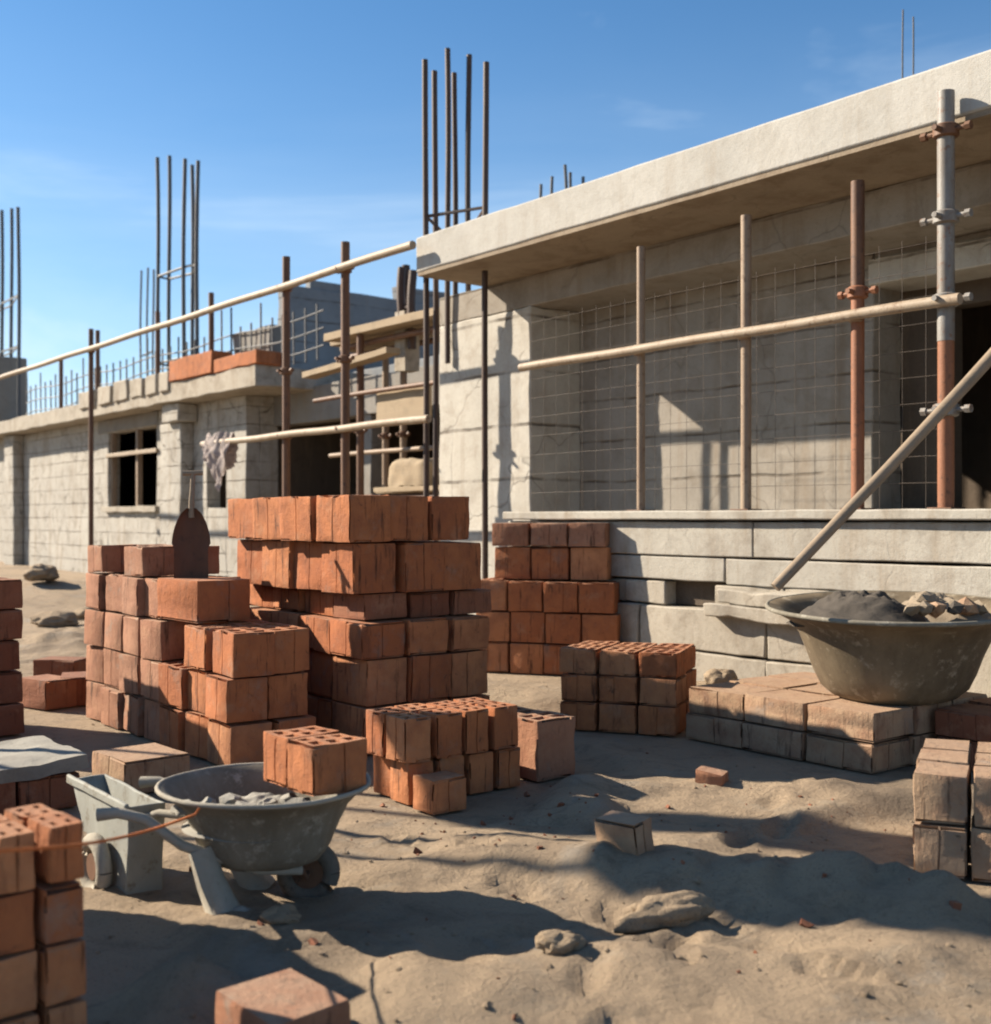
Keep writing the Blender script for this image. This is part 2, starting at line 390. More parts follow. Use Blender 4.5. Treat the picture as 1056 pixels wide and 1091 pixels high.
# ------------------------------------------------------------------ bricks
_bm_cache = {}
def brick_mesh(l, w, h, holes, seed, mat):
    key = (round(l, 3), round(w, 3), round(h, 3), holes, seed, mat)
    if key in _bm_cache: return _bm_cache[key]
    r = random.Random(seed * 31 + int(l * 1000)); g = .006
    def breaks(L, nh, ng):
        b = {0., g, L - g, L}
        wall = .16 * L / max(nh, 1) + .012; web = .028
        hs = []
        if nh:
            hw = (L - 2 * wall - web * (nh - 1)) / nh
            for i in range(nh):
                a = wall + i * (hw + web); hs.append((a, a + hw)); b |= {a, a + hw}
        gs = []
        for i in range(ng):
            c = L * (i + 1) / (ng + 1) + r.uniform(-.09, .09) * L; gs.append((c - .004, c + .004)); b |= {c - .004, c + .004}
        return sorted(b), hs, gs
    xs, hxs, gxs = breaks(l, holes[0], r.choice((0, 0, 1)) if l < .3 else r.choice((0, 1, 1)))
    ys, hys, gys = breaks(w, holes[1], r.choice((0, 0, 1)) if w < .3 else r.choice((0, 1, 1)))
    nx, ny = len(xs) - 1, len(ys) - 1
    def inside(c, rs): return any(a < c < b for a, b in rs)
    def solid(i, j):
        if i < 0 or j < 0 or i >= nx or j >= ny: return False
        cx, cy = (xs[i] + xs[i + 1]) / 2, (ys[j] + ys[j + 1]) / 2
        if inside(cx, hxs) and inside(cy, hys): return False
        if (cy < g or cy > w - g) and inside(cx, gxs): return False
        if (cx < g or cx > l - g) and inside(cy, gys): return False
        return True
    zs = [0, .012, h * .2, h * .4, h * .6, h * .8, h - .012, h]; nz = len(zs) - 1
    bm = bmesh.new(); vs = {}
    off = Vector((seed * 3.7, seed * 1.3, 0))
    def v(i, j, k):
        if (i, j, k) not in vs:
            p = Vector((xs[i] - l / 2, ys[j] - w / 2, zs[k]))
            ex = (i == 0) - (i == nx); ey = (j == 0) - (j == ny); ez = (k == 0) - (k == nz)
            if ez and (ex or ey): p.x += ex * .003; p.y += ey * .003
            elif ex and ey: p.x += ex * .002; p.y += ey * .002
            q = p * 9 + off
            p += noise.noise_vector(q) * .006
            if (abs(ex) + abs(ey) + abs(ez)) >= 2:
                c = max(0, noise.noise(p * 13 + off * 3) - .12)
                p.x += ex * c * .09; p.y += ey * c * .09; p.z += ez * c * .09
            vs[i, j, k] = bm.verts.new(p)
        return vs[i, j, k]
    for i in range(nx):
        for j in range(ny):
            if not solid(i, j): continue
            bm.faces.new((v(i, j, nz), v(i + 1, j, nz), v(i + 1, j + 1, nz), v(i, j + 1, nz)))
            bm.faces.new((v(i, j, 0), v(i, j + 1, 0), v(i + 1, j + 1, 0), v(i + 1, j, 0)))
            for (di, dj, a, b) in ((-1, 0, (i, j + 1), (i, j)), (1, 0, (i + 1, j), (i + 1, j + 1)), (0, -1, (i, j), (i + 1, j)), (0, 1, (i + 1, j + 1), (i, j + 1))):
                if not solid(i + di, j + dj):
                    for k in range(nz):
                        bm.faces.new((v(*a, k), v(*b, k), v(*b, k + 1), v(*a, k + 1)))
    me = bpy.data.meshes.new('brick'); bm.to_mesh(me); bm.free()
    me.materials.append(M[mat])
    me.polygons.foreach_set('use_smooth', [True] * len(me.polygons)); me.set_sharp_from_angle(angle=R(32))
    _bm_cache[key] = me
    return me
BRICKS = 0
def brick(loc, l, w, h, rz, mat, label, group, holes=(3, 2), seed=None, tilt=(0, 0)):
    global BRICKS; BRICKS += 1
    me = brick_mesh(l, w, h, holes, rnd.randrange(4) if seed is None else seed, mat)
    o = bpy.data.objects.new('brick', me); COL.objects.link(o)
    o.location = loc; o.rotation_euler = (tilt[0], tilt[1], rz)
    return tag(o, label, 'brick', group)
ORD = ['corner', 'second', 'third', 'fourth', 'fifth', 'sixth', 'seventh', 'eighth', 'ninth', 'tenth']
def course_word(k, n):
    t = n - 1 - k
    return 'top' if t == 0 else ('bottom' if k == 0 else ['', 'second', 'third', 'fourth', 'fifth', 'sixth'][t])
def stack(x0, y0, nu, nv, bu, bv, heights, name, group, mat='brick', z0=0, rot=0, jit=.012, keep=None, holes=(3, 2), hole_top_only=True, off=None, sidewords=('sunlit', 'shaded'), pivot=None, mats=None):
    """corner brick (nearest) at (x0,y0) of the site frame; grows to -x (sunlit side, nu bricks of bu) and to +y (shaded side, nv of bv)"""
    z = z0; n = len(heights)
    pv = Vector((x0, y0, 0))
    for k, h in enumerate(heights):
        ox, oy = (off[k] if off else (rnd.uniform(-.012, .012), rnd.uniform(-.012, .012)))
        for i in range(nu):
            for j in range(nv):
                vis = i == 0 or j == 0 or i == nu - 1 or j == nv - 1 or k == n - 1
                if keep is not None:
                    kk = keep(i, j, k)
                    if not kk: continue
                elif not vis: continue
                lx = -(i + .5) * bu + ox + rnd.uniform(-jit, jit) * .5
                ly = (j + .5) * bv + oy + rnd.uniform(-jit, jit) * .5
                q = Vector((lx, ly, 0)); q.rotate(Quaternion((0, 0, 1), rot))
                cw = course_word(k, n)
                if i == 0 and j == 0: pos = 'at the near corner'
                elif j == 0: pos = f'{ORD[i]} along the {sidewords[0]} side'
                elif i == 0: pos = f'{ORD[j]} along the {sidewords[1]} side'
                else: pos = f'{ORD[i]} in, {ORD[j]} back'
                lab = f'{"hollow " if cw == "top" else ""}clay brick {pos}, {cw} course of {name}'
                m = mat if mats is None else mats(i, j, k)
                top = k == n - 1 or (keep is not None and not keep(i, j, k + 1))
                brick(W(x0 + q.x, y0 + q.y, z), bu - .012 - rnd.random() * .016, bv - .012 - rnd.random() * .016, h - .008 - rnd.random() * .008, TH + rot + R(rnd.uniform(-1, 1) * (jit * 90)), m, lab, group,
                      holes if top else (0, 0), tilt=(R(rnd.uniform(-1, 1)) * jit * 30, R(rnd.uniform(-1, 1)) * jit * 30))
        z += h
    c = Vector((-(nu * bu) / 2, nv * bv / 2, 0)); c.rotate(Quaternion((0, 0, 1), rot))
    if z0 == 0: flat(x0 + c.x, y0 + c.y, .62 * math.hypot(nu * bu, nv * bv) * .9)
    return z

# tall stack (behind the wheelbarrow)
x0, y0 = gh(390, 806)
stack(x0, y0, 4, 3, .40, .315, [.285, .285, .22, .16, .31, .285], 'the tall stack', 'bricks of the tall stack', 'brick', jit=.03,
      off=[(.0, .0), (.0, .0), (.0, -.02), (-.09, .06), (-.03, -.05), (-.03, -.12)],
      mats=lambda i, j, k: 'darkbrick' if (k == 3 and rnd.random() < .6) else 'brick', holes=(3, 2))
# long low stack running back from the wheelbarrow
x0, y0 = gh(246, 822)
def keepM(i, j, k):
    if k < 2: return True
    if k == 2: return not (i == 2 and j == 0)
    if k == 3: return i >= 3
    return i >= 4 and (i + k) % 2 == 0 if k == 4 else False
stack(x0, y0, 7, 2, .33, .27, [.26, .255, .255, .255, .2], 'the long stack', 'bricks of the long stack', 'brick', keep=keepM, jit=.045,
      mats=lambda i, j, k: 'dustbrick' if i >= 3 else 'brick')
xL, yL = x0, y0
# odd block on the long stack
px_, py_ = xL - .33 * 2.55, yL + .22
brick(W(px_, py_, .775), .52, .36, .25, TH + R(4), 'brick', 'single squat brick lying at the step of the long stack, under the shovel', 'bricks of the long stack', (0, 0))
# rear right stack: wide lower tier with a narrower tier on top
GX, GY = ground(656, 722)
xb, yb = H(GX, GY)
RB = R(33)
stack(xb, yb, 4, 3, .33, .27, [.28, .28, .28], 'the wide rear stack', 'bricks of the wide rear stack', 'brick', rot=RB, jit=.012, holes=(2, 2), sidewords=('front', 'end'))
q = Vector((-.10, .10, 0)); q.rotate(Quaternion((0, 0, 1), RB))
stack(xb + q.x, yb + q.y, 3, 2, .36, .29, [.30, .22], 'the rear upper tier', 'bricks of the upper tier on the wide rear stack', 'brick', z0=.846, rot=RB, jit=.012, holes=(0, 0), sidewords=('front', 'end'),
      mats=lambda i, j, k: 'dustbrick' if k == 1 else 'brick')
# square stack in front of the ledge
xb, yb = H(*ground(722, 785))
RB = R(30)
stack(xb, yb, 3, 2, .268, .32, [.19, .18, .17], 'the square stack', 'bricks of the square stack', 'brick', rot=RB, jit=.01, holes=(3, 2), sidewords=('front', 'end'))
# centre stack beside the barrow
x0, y0 = gh(432, 862)
stack(x0, y0, 2, 4, .19, .178, [.215, .225], 'the centre stack', 'bricks of the centre stack', 'brick', jit=.02, holes=(2, 2), off=[(-.03, .05), (0, 0)])
brick(W(x0 + .10, y0 + .13, 0), .17, .2, .16, TH, 'brick', 'short brick jutting out at the foot of the centre stack', None, (0, 0), tilt=(0, 0))
# row behind the centre stack
stack(x0 - .02, y0 + .86, 3, 1, .25, .30, [.33], 'the dusty back row', 'bricks of the dusty back row', 'dustbrick', jit=.012, holes=(2, 2))
# corner stack, cut by the frame
X, Y = at(98, 868, 3.05).xy; x0, y0 = H(X, Y)
RB = R(7)
q = Vector((0, -.50, 0)); q.rotate(Quaternion((0, 0, 1), RB))
stack(x0 + q.x, y0 + q.y, 2, 4, .15, .125, [.16, .155, .155, .155], 'the near stack', 'bricks of the near stack', 'darkbrick', rot=RB, jit=.012, holes=(2, 2),
      mats=lambda i, j, k: 'brick')
# dark stack at the edge of the view and a low bench of bricks with mortar on top
x0, y0 = gh(27, 782)
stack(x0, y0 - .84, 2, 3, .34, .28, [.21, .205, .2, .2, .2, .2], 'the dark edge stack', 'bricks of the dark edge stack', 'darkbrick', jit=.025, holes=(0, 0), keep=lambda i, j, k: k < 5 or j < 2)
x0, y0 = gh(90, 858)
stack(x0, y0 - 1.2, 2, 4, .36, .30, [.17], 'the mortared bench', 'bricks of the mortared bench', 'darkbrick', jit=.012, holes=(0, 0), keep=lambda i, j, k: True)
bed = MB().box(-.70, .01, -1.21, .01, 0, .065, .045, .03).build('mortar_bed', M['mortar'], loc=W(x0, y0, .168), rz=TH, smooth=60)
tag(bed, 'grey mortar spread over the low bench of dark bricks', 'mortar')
# a tall stack added just outside the frame to shade the near sand
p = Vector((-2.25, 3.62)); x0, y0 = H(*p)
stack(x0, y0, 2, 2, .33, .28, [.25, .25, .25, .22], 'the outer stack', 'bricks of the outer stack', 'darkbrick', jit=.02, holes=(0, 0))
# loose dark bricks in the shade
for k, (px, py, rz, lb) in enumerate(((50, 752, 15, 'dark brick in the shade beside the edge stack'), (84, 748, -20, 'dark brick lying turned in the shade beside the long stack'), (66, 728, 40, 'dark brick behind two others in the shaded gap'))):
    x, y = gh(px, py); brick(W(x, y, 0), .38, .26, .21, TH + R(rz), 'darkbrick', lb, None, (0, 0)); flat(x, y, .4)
x, y = gh(150, 838); flat(x, y, .3)
brick(W(x - .05, y + .02, 0), .40, .36, .17, TH + R(4), 'tanbrick', 'dusty squat block beside the mortared bench', None, (0, 0))

# paver platform under the mixing tub
PXc, PYc = H(*ground(932, 816, .05))
flat(PXc - .6, PYc + .6, 1.0)
stack(PXc, PYc, 3, 3, .46, .40, [.17, .17], 'the tub platform', 'blocks of the tub platform', 'tanbrick', z0=.0, jit=.012, holes=(0, 0), sidewords=('sunlit', 'shaded'))
stack(PXc + .50, PYc + .52, 1, 4, .47, .36, [.17, .16], 'the platform wing', 'blocks of the platform wing', 'darkbrick', z0=.0, jit=.012, holes=(0, 0))
# row of bricks standing at the edge of the frame
xb, yb = H(*ground(1172, 955))
stack(xb, yb, 3, 3, .22, .28, [.21, .2], 'the frame-edge stack', 'bricks of the frame-edge stack', 'tanbrick', rot=R(28), jit=.015, holes=(0, 0), sidewords=('front', 'end'))

# loose fragments
def stonepiece(px, py, r, seed, sq, rz, label, mat='sand', name='stone', cat='stone', sub=4, amp=.4):
    X, Y = ground(px, py)
    o = MB().rock((0, 0, r * sq[2] * .45), r, seed, sq, sub, amp).build(name, M[mat], loc=(X, Y, hgt(X, Y)), rz=rz, smooth=50)
    return tag(o, label, cat)

# ------------------------------------------------------------------ terrain is final now
build_ground()
for a in ((708, 990, .085, 3, (2.0, .75, .75), .25, 'long rounded sandy stone lying in the lit sand', ),
          (597, 1032, .05, 5, (1.35, .9, .8), .1, 'small dark rounded stone in front of the shaded sand'),
          (300, 990, .05, 11, (1.3, 1, .7), .5, 'small clod of mortar at the foot of the barrow leg'),
          (768, 742, .13, 12, (1, .9, .8), .5, 'dark stone against the foot of the plinth'),
          (60, 668, .20, 14, (1.5, 1, .6), .3, 'pale boulder in the rubble before the far building'),
          (92, 660, .16, 15, (1.2, 1, .7), .9, 'small pale boulder beside the big one in the rubble'),
          (45, 640, .24, 16, (1.3, 1, .6), 1.3, 'grey boulder under the far whitewashed wall'),
          (80, 632, .24, 17, (1.5, 1, .5), 2, 'flat grey boulder close to the far wall')):
    stonepiece(*a)
for (px, py, l, w, h, rz, til, mat, lb) in (
    (668, 930, .20, .12, .16, 8, (.12, -.05), 'tanbrick', 'sandy brick half buried upright in the middle of the sand'),
    (758, 842, .15, .10, .09, 20, (.1, .1), 'dustbrick', 'small broken brick on the sand below the square stack'),
    (300, 1120, .27, .24, .15, 6, (.0, .05), 'dustbrick', 'orange-brown block half sunk in the sand at the lower edge')):
    X, Y = ground(px, py); brick((X, Y, hgt(X, Y) - .03), l, w, h, TH + R(rz), mat, lb, None, (0, 0), tilt=til)
# scattered grit
mb = MB(); g = random.Random(3)
for k in range(1100):
    Y = 3.0 + 7.5 * g.random() ** 1.5; X = (g.random() * 1.1 - .52) * Y
    r = .003 + .010 * g.random() ** 4
    s_ = bmesh.ops.create_icosphere(mb.bm, subdivisions=1, radius=r)
    z = hgt(X, Y)
    for v in s_['verts']:
        v.co = Vector((v.co.x * g.uniform(.7, 1.4), v.co.y * g.uniform(.7, 1.4), v.co.z * g.uniform(.5, .9))) + Vector((X, Y, z + r * .2))
tag(mb.build('gravel', M['sand'], smooth=0), kind='stuff')

mb = MB(); g = random.Random(8)
for k in range(150):
    if g.random() < .6: cx0, cy0 = ground(g.choice((300, 450, 560, 400, 700)), g.choice((870, 880, 800)))
    else: cx0, cy0 = g.uniform(-1, 2), g.uniform(3.3, 6)
    X, Y = cx0 + g.gauss(0, .35), cy0 + g.gauss(0, .3); r = .005 + .016 * g.random() ** 4
    s_ = bmesh.ops.create_cube(mb.bm, size=r); z = hgt(X, Y); an = g.random() * 3
    for v in s_['verts']:
        q = v.co + Vector((g.uniform(-.3, .3), g.uniform(-.3, .3), g.uniform(-.3, .3))) * r; q.x *= 1.6; q.rotate(Quaternion((.3, .2, 1), an)); v.co = q + Vector((X, Y, z + r * .25))
tag(mb.build('brick_chips', M['darkbrick'], smooth=0), kind='stuff')
# ------------------------------------------------------------------ the house on the right
LA, SA, WA = 7.38, 7.555, 8.54          # plinth, roof edge, wall planes
RA = WA + .75                            # recessed wall
xs0 = hx(443, SA); xw0 = hx(468, WA); xp1 = hx(565, WA); XE = -.5
ox, oy = (xw0 + XE) / 2, 11.0
house = empty('unfinished_house', W(ox, oy), TH, 'unfinished concrete house with a thick flat roof slab, on a pale plinth', 'house')
def hb(name, mat, *boxes, seg=.22, amp=.012, bevel=.012, parent=None, label=None, root=None, o=(0, 0)):
    mb = MB()
    for k, b in enumerate(boxes): mb.box(b[0] - o[0], b[1] - o[0], b[2] - o[1], b[3] - o[1], b[4], b[5], seg, amp, seed=k + len(name))
    ob = mb.build(name, M[mat], parent=parent or root, bevel=bevel, smooth=40)
    if label: ob['label'] = label
    return ob
HO = dict(root=house, o=(ox, oy))
ZS0, ZS1 = 4.16, 4.58
slab = hb('roof_slab', 'fascia', (xs0, XE, SA, 15, ZS0 + .02, ZS1), seg=.25, amp=.005, bevel=.02, **HO)
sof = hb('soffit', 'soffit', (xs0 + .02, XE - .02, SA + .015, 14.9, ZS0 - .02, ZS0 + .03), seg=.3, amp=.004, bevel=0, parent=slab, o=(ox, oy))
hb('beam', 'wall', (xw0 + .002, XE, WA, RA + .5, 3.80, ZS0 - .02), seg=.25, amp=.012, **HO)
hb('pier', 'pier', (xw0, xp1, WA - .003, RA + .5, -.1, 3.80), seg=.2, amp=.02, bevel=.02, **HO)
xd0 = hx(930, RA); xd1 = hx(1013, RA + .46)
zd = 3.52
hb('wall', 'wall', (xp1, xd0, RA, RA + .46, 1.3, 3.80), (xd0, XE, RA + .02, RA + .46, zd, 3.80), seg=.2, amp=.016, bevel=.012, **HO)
hb('lintel', 'pier', (xd0 - .02, XE, RA - .05, RA + .46, zd - .02, zd + .22), seg=.2, amp=.012, **HO)
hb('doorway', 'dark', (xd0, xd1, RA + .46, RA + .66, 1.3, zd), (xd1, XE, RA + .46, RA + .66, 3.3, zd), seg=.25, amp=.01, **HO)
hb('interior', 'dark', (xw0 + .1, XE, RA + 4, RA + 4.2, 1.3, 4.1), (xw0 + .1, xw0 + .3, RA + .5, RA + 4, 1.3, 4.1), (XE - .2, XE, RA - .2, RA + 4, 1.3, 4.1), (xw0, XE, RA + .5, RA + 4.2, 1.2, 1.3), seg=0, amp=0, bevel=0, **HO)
# plinth in courses with an opening for a vent
xl0 = hx(541, LA)
xv0, xv1 = hx(706, LA), hx(760, LA); xj = hx(802, LA); xs_ = hx(650, LA)
hb('ledge', 'plinth', (xl0, XE, LA - .07, RA + .02, 1.385, 1.462), seg=.18, amp=.005, bevel=.012, **HO)
pl = hb('plinth', 'plinth', (xl0, xj, LA, LA + .8, 1.085, 1.37), (xj + .012, XE, LA - .004, LA + .8, 1.09, 1.37),
        (xl0, xj - .3, LA + .012, LA + .8, .875, 1.07), (xj - .285, XE, LA + .01, LA + .8, .86, 1.072), seg=.2, amp=.006, bevel=.010, **HO)
hb('plinth_core', 'dark', (xl0 + .05, XE, LA + .35, RA + .3, -.1, 1.385), seg=0, amp=0, bevel=0, **HO)
blocks = []
xx = xl0; g = random.Random(5)
while xx < XE:
    L = g.uniform(.5, .95)
    segs = [(xx, xx + L)]
    for (a, b) in segs:
        b = min(b, XE)
        if not (a < xv1 and b > xv0 + .0): blocks.append((a, b - .014, LA + g.uniform(.0, .05), LA + .5, .66, .855))
        else:
            if a < xv0 - .05: blocks.append((a, xv0, LA + .02, LA + .5, .66, .855))
            if b > xv1 + .05: blocks.append((xv1, b - .014, LA + .02, LA + .5, .66, .855))
    xx += L
xx = xl0 - .1
while xx < XE:
    L = g.uniform(.7, 1.4); blocks.append((xx, min(xx + L, XE) - .016, LA - .04 + g.uniform(-.03, .03), LA + .5, .30 if g.random() < .5 else .02, .645)); 
    blocks.append((xx, min(xx + L, XE) - .016, LA - .06 + g.uniform(-.03, .03), LA + .5, -.15, .285 if blocks[-1][4] > .1 else .01)); xx += L
hb('footing', 'stone', *blocks, seg=.13, amp=.014, bevel=.012, **HO)
hb('vent', 'dark', (xv0 - .01, xv1 + .01, LA + .16, LA + .3, .66, .86), seg=0, amp=0, bevel=0, **HO)
# broken stone ledge on the plinth
xk0, xk1 = hx(762, LA), hx(862, LA)
hb('stone_ledge', 'stone', (xk0, xk1, LA - .16, LA + .05, .60, .70), (xk0 + .1, xk1 + .3, LA - .11, LA + .05, .715, .83), seg=.09, amp=.03, bevel=.012, **HO)

# ------------------------------------------------------------------ scaffolds
def coupler(parent, p, r, axis=(0, 0, 1), mat='rust'):
    p = Vector(p); ax = Vector(axis).normalized()
    mb = MB().tube([p - ax * .045, p - ax * .035, p + ax * .035, p + ax * .045], [r * 1.25, r * 1.5, r * 1.5, r * 1.25], 12)
    s1 = Vector((1, 0, 0)); s2 = Vector((0, 1, 0))
    for sgn in (-1, 1):
        mb.tube([p + s1 * sgn * r * 1.2, p + s1 * sgn * r * 3.0], .018, 8)
        mb.tube([p + s1 * sgn * r * 2.5, p + s1 * sgn * r * 3.2], .03, 6)
    mb.tube([p - s2 * r * 1.4, p - s2 * r * 2.6], .02, 8)
    return mb.build('coupler', M[mat], parent, smooth=40)
def upright(parent, x, y, z0, z1, r, mat, name='upright', bend=.0):
    n = max(3, int((z1 - z0) / .25)); ph = rnd.random() * 6
    pts = [(x + bend * math.sin(ph + i * .35), y + bend * math.cos(ph + i * .3), z0 + (z1 - z0) * i / n) for i in range(n + 1)]
    return MB().tube(pts, r, 14, .03, ph).build(name, M[mat], parent, smooth=50)
TA = 7.46
sx, sy = hx(800, TA), TA
sc2 = empty('scaffold', W(sx, sy, 1.462), TH, 'tube scaffold of tall uprights and one rail standing on the plinth ledge before the wall', 'scaffold')
def S2(px, a=TA): return hx(px, a) - sx
ups = [(683, .037, 'tan', 3.80), (795, .042, 'tan', 3.84), (914, .050, 'rust', 3.88), (1008, .058, 'galv', 4.34)]
for (px, r, m, zt) in ups:
    x = S2(px)
    if px >= 900:
        zc = {914: 3.02, 1008: 2.62}[px]
        u = upright(sc2, x, 0, zc - 1.462, zt - 1.462, r, m)
        upright(sc2, x, 0, 0, zc - 1.462, r * .96, 'orange')['label'] = 'orange rusty lower tube'
        if px == 914: coupler(u, (x, 0, zc - 1.462 + .04), r, mat='orange')
    else: u = upright(sc2, x, 0, 0, zt - 1.462, r, m)
for (px, r, m, zt) in ups: MB().box(S2(px) - .09, S2(px) + .09, -.09, .09, 0, .012).build('base_plate', M['rust'], sc2, bevel=.003)
zr = hz(795, TA, 356) - 1.462
xr0, xr1 = S2(562), S2(1010) + .14
n = 18
pts = [(xr0 + (xr1 - xr0) * i / n, -.085, zr + .004 * math.sin(i * .9)) for i in range(n + 1)]
led = MB().tube(pts, .040, 14, .05, 2).build('ledger', M['rail'], sc2, smooth=50)
x1008 = S2(1008)
for zz in (hz(1008, TA, 140), hz(1008, TA, 232), hz(1008, TA, 320), hz(1008, TA, 437)): coupler(led if abs(zz - 1.46 - zr) < .1 else sc2, (x1008, 0, zz - 1.462), .058, mat='rust' if zz > 3.8 else 'galv')
for px in (683, 795, 914): coupler(led, (S2(px), -.03, zr), .035, mat='tan')
# welded mesh tied to the uprights
mb = MB(); x0, x1 = hx(566, TA + .55), hx(1000, TA + .55); z0, z1 = 1.5, 3.55
L = x1 - x0
k = 0
while k * .2 < L:
    mb.tube([(k * .2 - L / 2, .004 * math.sin(k), 0), (k * .2 - L / 2, .004 * math.cos(k), z1 - z0)], .0022, 5); k += 1
k = 0
while k * .2 < z1 - z0:
    mb.tube([(-L / 2, -.007, k * .2), (0, -.005, k * .2 + .01), (L / 2, -.007, k * .2)], .0022, 5); k += 1
tag(mb.build('wire_mesh', M['wire'], loc=W((x0 + x1) / 2, TA + .55, z0 - .035), rz=TH, smooth=0), 'thin welded wire mesh standing on the ledge behind the scaffold tubes', 'wire mesh')
# leaning pole
p0 = at(826, 626, 6.55); p1 = at(1056, 376, 6.75); d = p1 - p0
p2 = p0 + d * 1.75
mid = [p0 + (p2 - p0) * t / 10 + Vector((0, 0, -.025 * math.sin(math.pi * t / 10))) for t in range(11)]
base = p0.copy()
tag(MB().tube([q - base for q in mid], [.030 + .012 * t / 10 for t in range(11)], 14, .08, 4).build('pole', M['pole'], loc=base, smooth=50),
    'long weathered wooden pole leaning up from the mixing tub across the doorway', 'pole')

# rear scaffold along the site
sx2, sy2 = hx(305, 7.5), 7.5
sc1 = empty('scaffold', W(sx2, sy2), TH, 'long rusty scaffold with a pale sloping guard rail beside the far building', 'scaffold')
def S1(px, a=7.5): return hx(px, a) - sx2
zt, zr1, zr2 = 4.9, hz(368, 7.5, 287), hz(368, 7.5, 457)
for (px, z0, r, m) in ((368, 0, .055, 'rust'), (305, 0, .052, 'rust'), (97, 0, .045, 'rust')):
    u = upright(sc1, S1(px), 0, z0, zt - .15 * rnd.random(), r, m)
    coupler(u, (S1(px), 0, zr1), r)
    if px in (368, 305):
        coupler(u, (S1(px), 0, zr2), r); coupler(u, (S1(px), 0, 3.35), r)
def raily(name, x0, x1, y, z, r, mat, par, n=24, sag=.006):
    return MB().tube([(x0 + (x1 - x0) * i / n, y, z + sag * math.sin(i * .7)) for i in range(n + 1)], r, 12, .05, z).build(name, M[mat], par, smooth=50)
raily('guard_rail', hx(-40, 7.5) - sx2, hx(447, 7.5) - sx2, -.09, zr1, .048, 'rail', sc1, 50)
raily('ledger', hx(222, 7.5) - sx2, hx(464, 7.5) - sx2, -.09, zr2, .045, 'rail', sc1)
DK = 9.0
def dz(z): return CAM + (z - CAM) * DK / 7.75
for (px, a, zt_) in ((411, DK + 1.0, dz(3.70)), (430, DK + 1.0, dz(4.05)), (384, DK + .1, dz(3.70))):
    u = upright(sc1, hx(px, a) - sx2, a - 7.5, 0, zt_, .055, 'tan' if px > 390 else 'rust'); coupler(u, (hx(px, a) - sx2, a - 7.5, dz(2.5)), .05)
for z in (dz(3.66), dz(1.70)):
    for a in (DK + .25, DK + .85): raily('transom', hx(366, a) - sx2, hx(472, a) - sx2, a - 7.5, z - .05, .045, 'rust', sc1, 6)
raily('transom', hx(340, DK + .1) - sx2, hx(470, DK + .1) - sx2, DK + .02 - 7.5, dz(2.95), .035, 'rust', sc1, 6)
raily('transom', hx(352, DK + .5) - sx2, hx(470, DK + .5) - sx2, DK + .5 - 7.5, dz(2.25), .035, 'tan', sc1, 6)
# planks
def plank(px0, px1, a, z, w, t, label, mat='plank', rz=0, tilt=0):
    x0, x1 = hx(px0, a), hx(px1, a)
    o = MB().box(-(x1 - x0) / 2, (x1 - x0) / 2, 0, w, 0, t, .3, .012, seed=px0).build('plank', M[mat], loc=W((x0 + x1) / 2, a, z), rz=TH + rz, bevel=.006)
    o.rotation_euler = (0, tilt, TH + rz); return tag(o, label, 'plank', 'scaffold planks')
plank(345, 465, DK, dz(3.71), .34, .11, 'front pale plank of the upper scaffold deck')
plank(352, 468, DK + .38, dz(3.715), .34, .09, 'middle pale plank of the upper scaffold deck')
plank(362, 470, DK + .77, dz(3.71), .34, .09, 'back pale plank of the upper scaffold deck')
plank(322, 412, DK - .15, dz(3.30), .24, .09, 'pale plank clamped below the upper scaffold deck', tilt=R(-3))
plank(398, 470, DK + .15, dz(1.72), .34, .07, 'lower scaffold plank that carries the sack')
plank(400, 470, DK + .55, dz(1.72), .34, .07, 'lower scaffold plank behind the sack')
x0, x1 = hx(407, DK + .2), hx(463, DK + .2)
o = MB().box(-(x1 - x0) / 2, (x1 - x0) / 2, -.03, .03, 0, .46, .2, .012).build('timber_board', M['plank'], loc=W((x0 + x1) / 2, DK + .13, dz(2.55)), rz=TH, bevel=.006)
tag(o, 'wide pale timber board set on edge across the scaffold props', 'board')
X = W(hx(447, DK + .4), DK + .4, dz(1.72) + .07)
mb = MB().box(-.45, .45, -.25, .25, 0, .38, .06, .012)
for v in mb.bm.verts:
    e = (1 - (v.co.x / .45) ** 8 * .18) * (1 - (v.co.y / .25) ** 8 * .12)
    v.co.z = max(0, .02 + (v.co.z - .02) * e + .03 * noise.noise(v.co * 7)); v.co.y *= 1 - .1 * (v.co.x / .45) ** 6; v.co.y += .02 * noise.noise(v.co * 5)
tag(mb.build('cement_sack', M['plank'], loc=X, rz=TH, smooth=60), 'bulging beige sack lying on the lower scaffold planks', 'sack')
# pale cloth bundle over the rail end
cp = W(hx(234, 7.42), 7.42, 2.2)
mb = MB(); nu_, nv_ = 44, 36; rows = []
for i in range(nu_ + 1):
    u = i / nu_ * 2 - 1; row = []
    for j in range(nv_ + 1):
        v = j / nv_ * 2 - 1; a = abs(v)
        hang = (.36 + .26 * u + .10 * noise.noise(Vector((u * 2, v, 3)))) if v < 0 else (.34 - .10 * u)
        fold = math.sin(u * 5.5 + 1.6 * noise.noise(Vector((u * 2, v * 1.2, 7)))) * .03 * a
        x = u * (.36 - .10 * a) + .03 * noise.noise(Vector((u * 3, v * 3, 1)))
        y = (-1 if v < 0 else 1) * (.05 * min(1, a * 5) + .07 * a) + fold + (.05 * noise.noise(Vector((u * 4, v * 4, 9))))
        z = .30 + .10 * (1 - min(1, a * 4)) ** 2 * (1 + .6 * noise.noise(Vector((u * 3, 0, 5)))) - hang * max(0, a - .05)
        row.append(mb.bm.verts.new((x * 1.25, y * 1.2, .28 + (z - .28) * 1.25)))
    rows.append(row)
